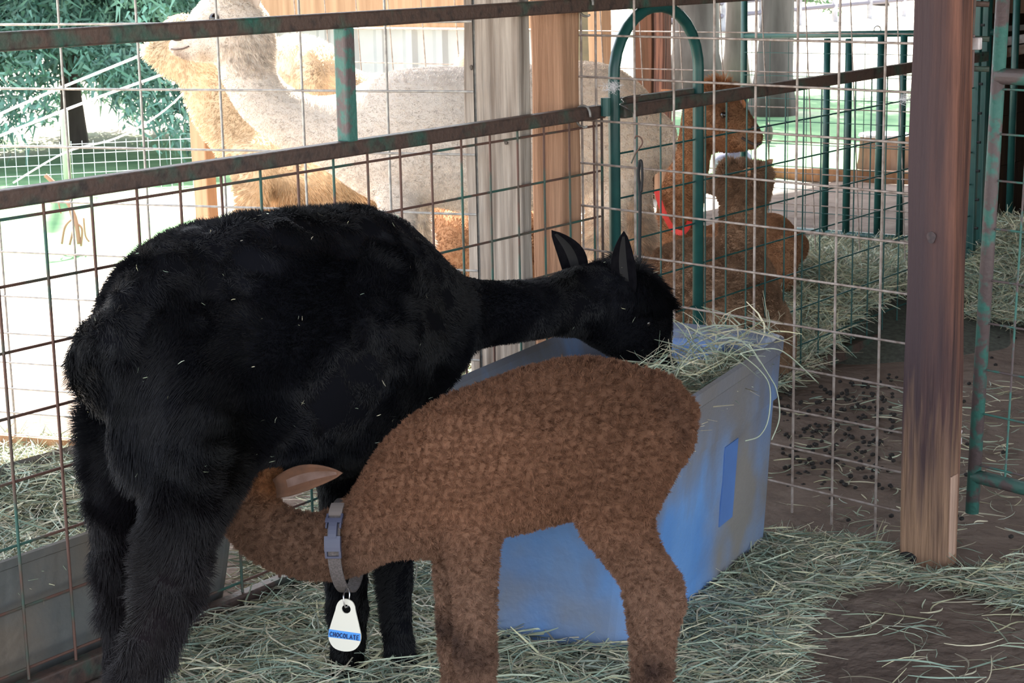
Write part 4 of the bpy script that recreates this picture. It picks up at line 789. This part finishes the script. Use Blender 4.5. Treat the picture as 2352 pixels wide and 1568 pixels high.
def coc(P):
    c = coc0(P)
    for (px, py, off, rr_, cc_) in ((1740, 292, 0, .028, (.06, .035, .025)), (1735, 330, 0, .022, (.09, .05, .035)), (1665, 265, .05, .032, (.10, .05, .03)), (1705, 320, .04, .03, (.34, .21, .13)), (1660, 190, 0, .05, (.32, .13, .05))):
        q = np.exp(-(((P - CO.pt(px, py, off)) ** 2).sum(1) / rr_ ** 2))[:, None] * .85; c = c * (1 - q) + np.array([cc_]) * q
    return c
CO.body(co, SK, .012, 7, coc)
def lenco(P): return .007 + .045 * np.clip(1 - np.linalg.norm(P - CO.pt(1650, 195), axis=1) / .11, 0, 1) + .028 * np.clip(1 - np.linalg.norm(P - CO.pt(1630, 320), axis=1) / .06, 0, 1)
CO.fur(co, FM, 70000, lenco, coc, combf=lambda P: .25 * np.ones(len(P)), rad=.0009, curl=.35, cf=160, seed=10)
CO.eye(co, 1662, 264, .047, .014)
oe = mat('orange_brown_ear', (.38, .16, .07), rough=.8)
CO.leaf(co, (1580, 235), (1518, 206), 26, -.03, -.05, oe, MT['innerear']); CO.leaf(co, (1700, 250), (1700, 222), 26, .02, .03, oe, MT['innerear'])
bm = bmesh.new(); tube(bm, smoothpts([CO.pt(1748, 328, .01), CO.pt(1735, 332, .025), CO.pt(1718, 325, .036), CO.pt(1704, 316, .044)]), .006, 6); tube(bm, [CO.pt(1740, 296, .016), CO.pt(1728, 292, .032)], .007, 6); mesh_obj('mouth', bm, MT['nose'], co, smooth=True)
bm = bmesh.new(); P = smoothpts([CO.pt(1508, 437, .06), CO.pt(1516, 465, .09), CO.pt(1530, 500, .11), CO.pt(1548, 528, .10), CO.pt(1568, 534, .10), CO.pt(1580, 520, .08), CO.pt(1584, 508, .06)])
for i in range(len(P) - 1):
    a, b = P[i], P[i + 1]; u = nrm(b - a); s_ = nrm(np.cross(u, ray(1550, 500))) * .010; r_ = CO.L * .0015
    v = [bm.verts.new(x) for x in (a - s_ - r_, a + s_ - r_, b + s_ - r_, b - s_ - r_, a - s_ + r_, a + s_ + r_, b + s_ + r_, b - s_ + r_)]
    for f in ((0, 1, 2, 3), (7, 6, 5, 4), (0, 4, 5, 1), (3, 2, 6, 7)): bm.faces.new([v[k] for k in f])
tag(mesh_obj('collar', bm, MT['red']), 'loose red collar hanging on the orange-brown alpaca neck', 'collar')
SE = beast_at(1660, 600, 6.25, 1760, 600, 6.2)
se = empty('alpaca', (*(SE.P0 + (SE.d * .0)[:2]), 0), 'light brown alpaca sitting with its back to the viewer beside the hay', 'alpaca')
SE.chain([(1655, 385, 1700, 372, .05), (1648, 405, 1768, 385, .07), (1652, 440, 1770, 430, .075), (1655, 480, 1760, 480, .068), (1652, 530, 1755, 530, .066), (1640, 590, 1760, 590, .08), (1620, 660, 1775, 660, .12)], shrink=.003)
SE.chain([(1530, 560, 1545, 800, .1), (1590, 545, 1595, 850, .19), (1665, 555, 1665, 860, .22), (1740, 580, 1740, 860, .19), (1785, 680, 1785, 850, .1)], shrink=.004)
SE.chain([(1640, 400, 1655, 445, .04), (1615, 408, 1622, 435, .03)], shrink=0)
sec = simplecol((.27, .165, .105), (.26, .165, .105), .4, .1, 25, 14)
SE.body(se, SK, .013, 8, sec); SE.fur(se, FM, 80000, lambda P: .010 + .01 * np.clip((P[:, 2] - .62) / .06, 0, 1), sec, combf=lambda P: .3 * np.ones(len(P)), rad=.0009, curl=.35, cf=160, seed=11)
SE.leaf(se, (1700, 420), (1722, 385), 26, .06, .075, mat('light_brown_ear', (.36, .18, .09), rough=.8), MT['innerear']); SE.leaf(se, (1752, 385), (1775, 366), 18, -.02, -.02, mat('light_brown_ear', (.36, .18, .09), rough=.8), MT['innerear'])
# ------------------------------------------------------------------ trees and yard beyond
def zg(x, y): return float(zyard(np.array([x]), np.array([y]))[0])
def trunk(bm, x, y, r, h, lean=(0, 0), flare=1.6):
    z0 = zg(x, y) - .1; P = []; R_ = []
    for i in range(14):
        t = i / 13; P.append((x + lean[0] * t * h, y + lean[1] * t * h, z0 + t * h)); R_.append(r * (1 + (flare - 1) * math.exp(-t * h * 3)) * (1 - .45 * t))
    tube(bm, P, R_, 14)
    for v in bm.verts: a = math.atan2(v.co.y - y, v.co.x - x); k = 1 + .06 * math.sin(a * 7 + v.co.z * 3) + .04 * math.sin(a * 13 - v.co.z * 8); v.co.x = x + lean[0] * (v.co.z - z0) + (v.co.x - x - lean[0] * (v.co.z - z0)) * k; v.co.y = y + (v.co.y - y) * k
def conifer(px, py, r, h, label, crown=True, zlo=.5, zhi=5., reach=2.2, nb=60, lean=(0, 0), cols=((.07, .16, .13), (.15, .27, .21)), seed=1, at=None):
    g = gnd(px, py) if at is None else np.array(at); x, y = g[0], g[1]
    e = empty('conifer_tree' if crown else 'tree', (x, y, zg(x, y)), label, 'tree')
    bm = bmesh.new(); trunk(bm, x, y, r, h, lean); mesh_obj('trunk', bm, MT['bark'], e, smooth=True)
    if not crown: return
    R = np.random.default_rng(seed); V = []; Fc = []; Cc = []
    for b in range(nb):
        a = R.random() * 6.283; z = zlo + (zhi - zlo) * R.random(); Lb = reach * (.5 + .5 * R.random()) * (1 - .35 * (z - zlo) / max(zhi - zlo, .1)); dr = np.array([math.cos(a), math.sin(a), 0]); sd = np.array([-dr[1], dr[0], 0])
        col = np.array(cols[0]) + (np.array(cols[1]) - np.array(cols[0])) * R.random()
        n = int(Lb * 230)
        t = R.random(n) ** .7; c = np.array([x, y, z]) + dr * (t * Lb)[:, None] + sd * (R.normal(0, .16, n) * (1.1 - .5 * t))[:, None] + np.array([0, 0, 1]) * (-.35 * t ** 1.6 * Lb + R.normal(0, .05, n) - .1 * R.random(n))[:, None]
        ax = dr * .5 + R.normal(0, .6, (n, 3)) + np.array([0, 0, -.5]); ax /= np.linalg.norm(ax, axis=1)[:, None]; sdv = np.cross(ax, R.normal(0, 1, (n, 3))); sdv /= np.linalg.norm(sdv, axis=1)[:, None]
        l = .05 + .08 * R.random(n); wd = .009 + .009 * R.random(n)
        q = np.stack([c - sdv * wd[:, None], c + sdv * wd[:, None], c + ax * l[:, None] + sdv * (wd * .3)[:, None], c + ax * l[:, None] - sdv * (wd * .3)[:, None]], 1); V.append(q); Cc.append(np.repeat((col * (.6 + .9 * R.random((n, 1)))), 4, 0))
    V = np.concatenate(V).reshape(-1, 3); Cc = np.concatenate(Cc); F = np.arange(len(V)).reshape(-1, 4)
    me = bpy.data.meshes.new('foliage'); me.vertices.add(len(V)); me.vertices.foreach_set('co', V.reshape(-1)); me.loops.add(F.size); me.loops.foreach_set('vertex_index', F.reshape(-1).astype(np.int32)); me.polygons.add(len(F)); me.polygons.foreach_set('loop_start', (np.arange(len(F)) * 4).astype(np.int32)); me.update(calc_edges=True)
    ca = me.attributes.new('Col', 'FLOAT_COLOR', 'POINT'); ca.data.foreach_set('color', np.concatenate([Cc, np.ones((len(Cc), 1))], 1).reshape(-1).astype(np.float32)); me.materials.append(MT['needle'])
    o = bpy.data.objects.new('foliage', me); link(o, e); o.matrix_parent_inverse = Matrix.Translation(-e.location); o['kind'] = 'stuff'
conifer(172, 335, .075, 7, 'large blue-green conifer with drooping branches at upper left', zlo=.75, zhi=3.4, reach=2.6, nb=170, seed=2)
conifer(270, 80, .35, 9, 'thick conifer trunk behind the first conifer, above the cream alpacas', zlo=1.2, zhi=7, reach=3.5, nb=90, seed=3, cols=((.05, .14, .09), (.12, .24, .12)))
conifer(60, 90, .3, 9, 'dark conifer far back at the top left corner', zlo=.6, zhi=6, reach=3.5, nb=100, seed=4)
conifer(480, 60, .3, 9, 'pale green conifer far behind the cream alpaca heads', zlo=.6, zhi=6, reach=3.0, nb=80, seed=5, cols=((.1, .22, .12), (.2, .3, .14)))
conifer(1690, 195, .115, 6, 'straight brown tree trunk between the arch and the green upright', crown=False)
conifer(1772, 262, .15, 6, 'leaning dark tree trunk with flared base at upper right', crown=False, lean=(.03, .03))
conifer(1560, 60, .25, 9, 'conifer with hanging boughs seen through the arch', zlo=1.0, zhi=6, reach=3.4, nb=70, seed=6, cols=((.06, .15, .07), (.13, .22, .1)))
conifer(2150, 20, .25, 9, 'distant conifer at the top right behind the lawn', zlo=2.5, zhi=8, reach=4, nb=60, seed=7)
# out-of-frame crown giving dappled shade on the lawn belongs to the leaning tree: build its boughs
conifer(0, 0, .22, 7, 'tall conifer shading the lawn at upper right', zlo=2.6, zhi=5.5, reach=2.6, nb=80, seed=9, at=(-9.4, 16.2, 0), cols=((.04, .10, .05), (.08, .15, .07)))
# stump
g = gnd(2028, 388); st_ = empty('tree_stump', (g[0], g[1], 0), 'broad sawn tree stump with pale grey top on the lawn', 'stump')
bm = bmesh.new(); tube(bm, [(g[0], g[1], -.05), (g[0], g[1], .08), (g[0], g[1], .22)], [.19, .165, .155], 18)
for v in bm.verts: a = math.atan2(v.co.y - g[1], v.co.x - g[0]); k = 1 + .08 * math.sin(a * 5) + .04 * math.sin(a * 11); v.co.x = g[0] + (v.co.x - g[0]) * k; v.co.y = g[1] + (v.co.y - g[1]) * k
mesh_obj('trunk', bm, mat('stump_bark', (.09, .05, .035), (.18, .11, .075), scale=12, stretch=(1, 1, .3), rough=.9), st_)
bm = bmesh.new(); tube(bm, [(g[0], g[1], .22), (g[0], g[1], .235)], [.165, .16], 18); mesh_obj('sawn_top', bm, mat('grey_cut_wood', (.38, .38, .42), (.5, .5, .52), scale=8), st_)
g = gnd(1765, 330); bm = bmesh.new(); bmesh.ops.create_icosphere(bm, subdivisions=2, radius=.05); bmesh.ops.transform(bm, matrix=Matrix.Translation((g[0], g[1], .08)) @ Matrix.Diagonal((.7, .7, 1.6, 1)), verts=bm.verts); tag(mesh_obj('wood_stub', bm, MT['bark'], smooth=True), 'small dark wooden stub standing in the lawn right of the leaning trunk', 'stub')
# blue-grey rock behind the sitting alpaca
g = gnd(1685, 400); bm = bmesh.new(); bmesh.ops.create_icosphere(bm, subdivisions=3, radius=.13)
for v in bm.verts: v.co *= 1 + .15 * math.sin(v.co.x * 30) * math.sin(v.co.y * 25 + v.co.z * 20)
bmesh.ops.transform(bm, matrix=Matrix.Translation((g[0], g[1], .06)), verts=bm.verts); tag(mesh_obj('rock', bm, mat('blue_grey_rock', (.10, .11, .2), (.2, .2, .28), scale=8), smooth=True), 'blue-grey rock on the lawn behind the raised brown head', 'rock')
# field wire fence at left
ff = empty('field_fence', (-8.9, 8, 0), 'pale field wire fence across the sunny paddock at left', 'fence')
a, b = np.array(gnd(-60, 470)[:2]), np.array(gnd(470, 440)[:2]); ux = (b - a)
for k in range(22): p = a + ux * k / 21; wire((*p, zg(*p)), (*p, .36), .0016, MT['rope'], ff)
for k in range(7): wire((*a, -.02 + .06 * k), (*b, -.02 + .06 * k), .0016, MT['rope'], ff)
p = gnd(158, 460); bm = bmesh.new(); tube(bm, [(p[0], p[1], -.05), (p[0] + .01, p[1], .55)], .025, 8); mesh_obj('stake', bm, mat('pale_green_stake', (.35, .4, .3), rough=.8), ff, smooth=True)
f2 = empty('field_fence', tuple(gnd(1950, 95)), 'pale board and wire fence far back at the top right', 'fence')
a, b = np.array(gnd(1480, 80)[:2]), np.array(gnd(2150, 45)[:2]); ux = (b - a)
for k in range(9):
    p = a + ux * k / 8; bm = bmesh.new(); tube(bm, [(*p, 0), (*p, 1.3)], .06, 8); mesh_obj('fence_post', bm, MT['stone'], f2)
for k in range(5): wire((*a, .2 + .22 * k), (*b, .45 + .26 * k), .045, mat('weathered_rail', (.10, .09, .11), (.18, .17, .2), scale=6) if k == 0 else bpy.data.materials['weathered_rail'], f2, name='rail')
# pale ropes
def cable(pts, D0, D1, label, r=.006):
    P = [CAM + (D0 + (D1 - D0) * i / (len(pts) - 1)) * ray(*p) for i, p in enumerate(pts)]; bm = bmesh.new(); tube(bm, smoothpts(P), r, 6); return tag(mesh_obj('rope', bm, MT['rope'], smooth=True), label, 'rope')
cable([(-40, 280), (100, 218), (230, 165), (345, 118), (430, 80)], 7.4, 8.2, 'upper pale rope slanting across the conifer at left', .0055)
cable([(-40, 328), (100, 272), (230, 222), (370, 172), (450, 140)], 7.4, 8.2, 'lower pale rope slanting across the conifer at left', .0055)
cable([(30, 420), (150, 350), (260, 320), (340, 280), (410, 225), (470, 150)], 8.5, 8.5, 'thin pale wire curving up behind the cream alpaca neck', .004)
# dry sapling
g = gnd(170, 575); sp = empty('dry_sapling', (g[0], g[1], 0), 'dry brown twiggy sapling beyond the left wire panel', 'sapling')
SP = Beast(g, (.81, .58, 0)); SP.bm.free()
for nm, pts, r in (('stem', [(182, 560), (172, 500), (150, 455), (128, 425), (104, 402)], .012), ('twig', [(170, 500), (150, 520), (142, 560)], .006), ('twig', [(160, 480), (168, 520), (160, 562)], .006), ('twig', [(140, 440), (134, 460), (140, 490)], .004), ('twig', [(192, 500), (196, 540), (205, 555)], .005), ('twig', [(125, 420), (110, 425), (103, 440)], .005), ('twig', [(172, 510), (188, 525), (186, 565)], .006)):
    bm = bmesh.new(); tube(bm, smoothpts([SP.pt(*p) for p in pts]), r, 6); mesh_obj(nm, bm, mat('twig_bark', (.3, .17, .12), rough=.9), sp, smooth=True)
# door track beside the left post
bm = bmesh.new(); box(bm, (-5.2, 5.42, .9), (.03, .05, 1.9), bev=.005); tag(mesh_obj('door_track', bm, MT['sheet']), 'pale metal strip standing right of the sunlit orange post', 'strip')
# metal track and shelf in the stall
tr = empty('wall_track', (-3.2, 9.55, 1.2), 'rusty white metal track on the dark boards at upper right', 'track')
def shelfbar(p0, p1, wdt, hgt, m, nm): bm = bmesh.new(); bar(bm, onY(*p0, 9.55), onY(*p1, 9.5), wdt, hgt, bev=.004); mesh_obj(nm, bm, m, tr)
shelfbar((2280, 100), (2420, 78), .03, .045, MT['latch'], 'channel'); shelfbar((2280, 128), (2420, 98), .03, .05, mat('rusty_white_metal', (.35, .3, .27), (.15, .07, .04), scale=20), 'channel'); shelfbar((2280, 68), (2420, 58), .03, .03, mat('grey_conduit', (.15, .14, .13)), 'conduit')
# tufts of wool caught on the wires
for (px, py, y_, s_, lab) in ((2085, 225, 4.12, .012, 'white tuft of wool caught on the wire beside the red-brown post'), (1408, 200, None, .012, 'white tuft of wool caught on the arch tube')):
    c = np.array(onY(px, py, y_)) if y_ else onX(px, py, XF + .02); P = c + rng.normal(0, 1, (160, 3)) * (s_ * .9, s_, s_ * .6)
    o = strands('wool_tuft', P, .02, lab, cat='wool', width=.0004, curl=1.5, flat=.8); o.data.materials.clear(); o.data.materials.append(mat('white_wool', (.75, .74, .76), rough=.9))
# darker patch where a label was on the tub
n3 = None
bm = bmesh.new(); TN = np.array([*TB[1], 0.]); TF = np.array([*TB[2], 0.]); TNt = np.array([*TT[1], .53]); TFt = np.array([*TT[2], .53])
def tubside(s, t, o=0.): p = (TN * (1 - s) + TF * s) * (1 - t) + (TNt * (1 - s) + TFt * s) * t; nn = nrm(np.cross(TF - TN, TNt - TN)); return p + nn * (o + .0012)
q = [tubside(.56, .30), tubside(.66, .30), tubside(.66, .66), tubside(.56, .66)]; v = [bm.verts.new(p) for p in q] + [bm.verts.new(p - nrm(np.cross(TF - TN, TNt - TN)) * .004) for p in q]
bm.faces.new(v[:4]); [bm.faces.new((v[k], v[4 + k], v[4 + (k + 1) % 4], v[(k + 1) % 4])) for k in range(4)]; bmesh.ops.recalc_face_normals(bm, faces=bm.faces)
mesh_obj('label_patch', bm, mat('dark_blue_patch', (.055, .13, .34), (.07, .16, .4), scale=9, rough=.5), tub)

c = onY(2208, 300, 7.4)
post('wooden_post', c[0] - .05, c[0] + .06, 7.4, 7.5, 0, 2.6, MT['redpost'], 'dark brown post glimpsed between the red-brown post and the worn green gate')

for (px, py, rr_, lab) in ((1845, 22, .16, 'thin dark trunk far back, left of the three distant ones'), (1925, 8, .2, 'thicker dark trunk far back, middle of the three distant ones'), (2020, 28, .14, 'thin dark trunk far back, right of the three distant ones')):
    conifer(px, py, rr_, 7, lab, crown=False)
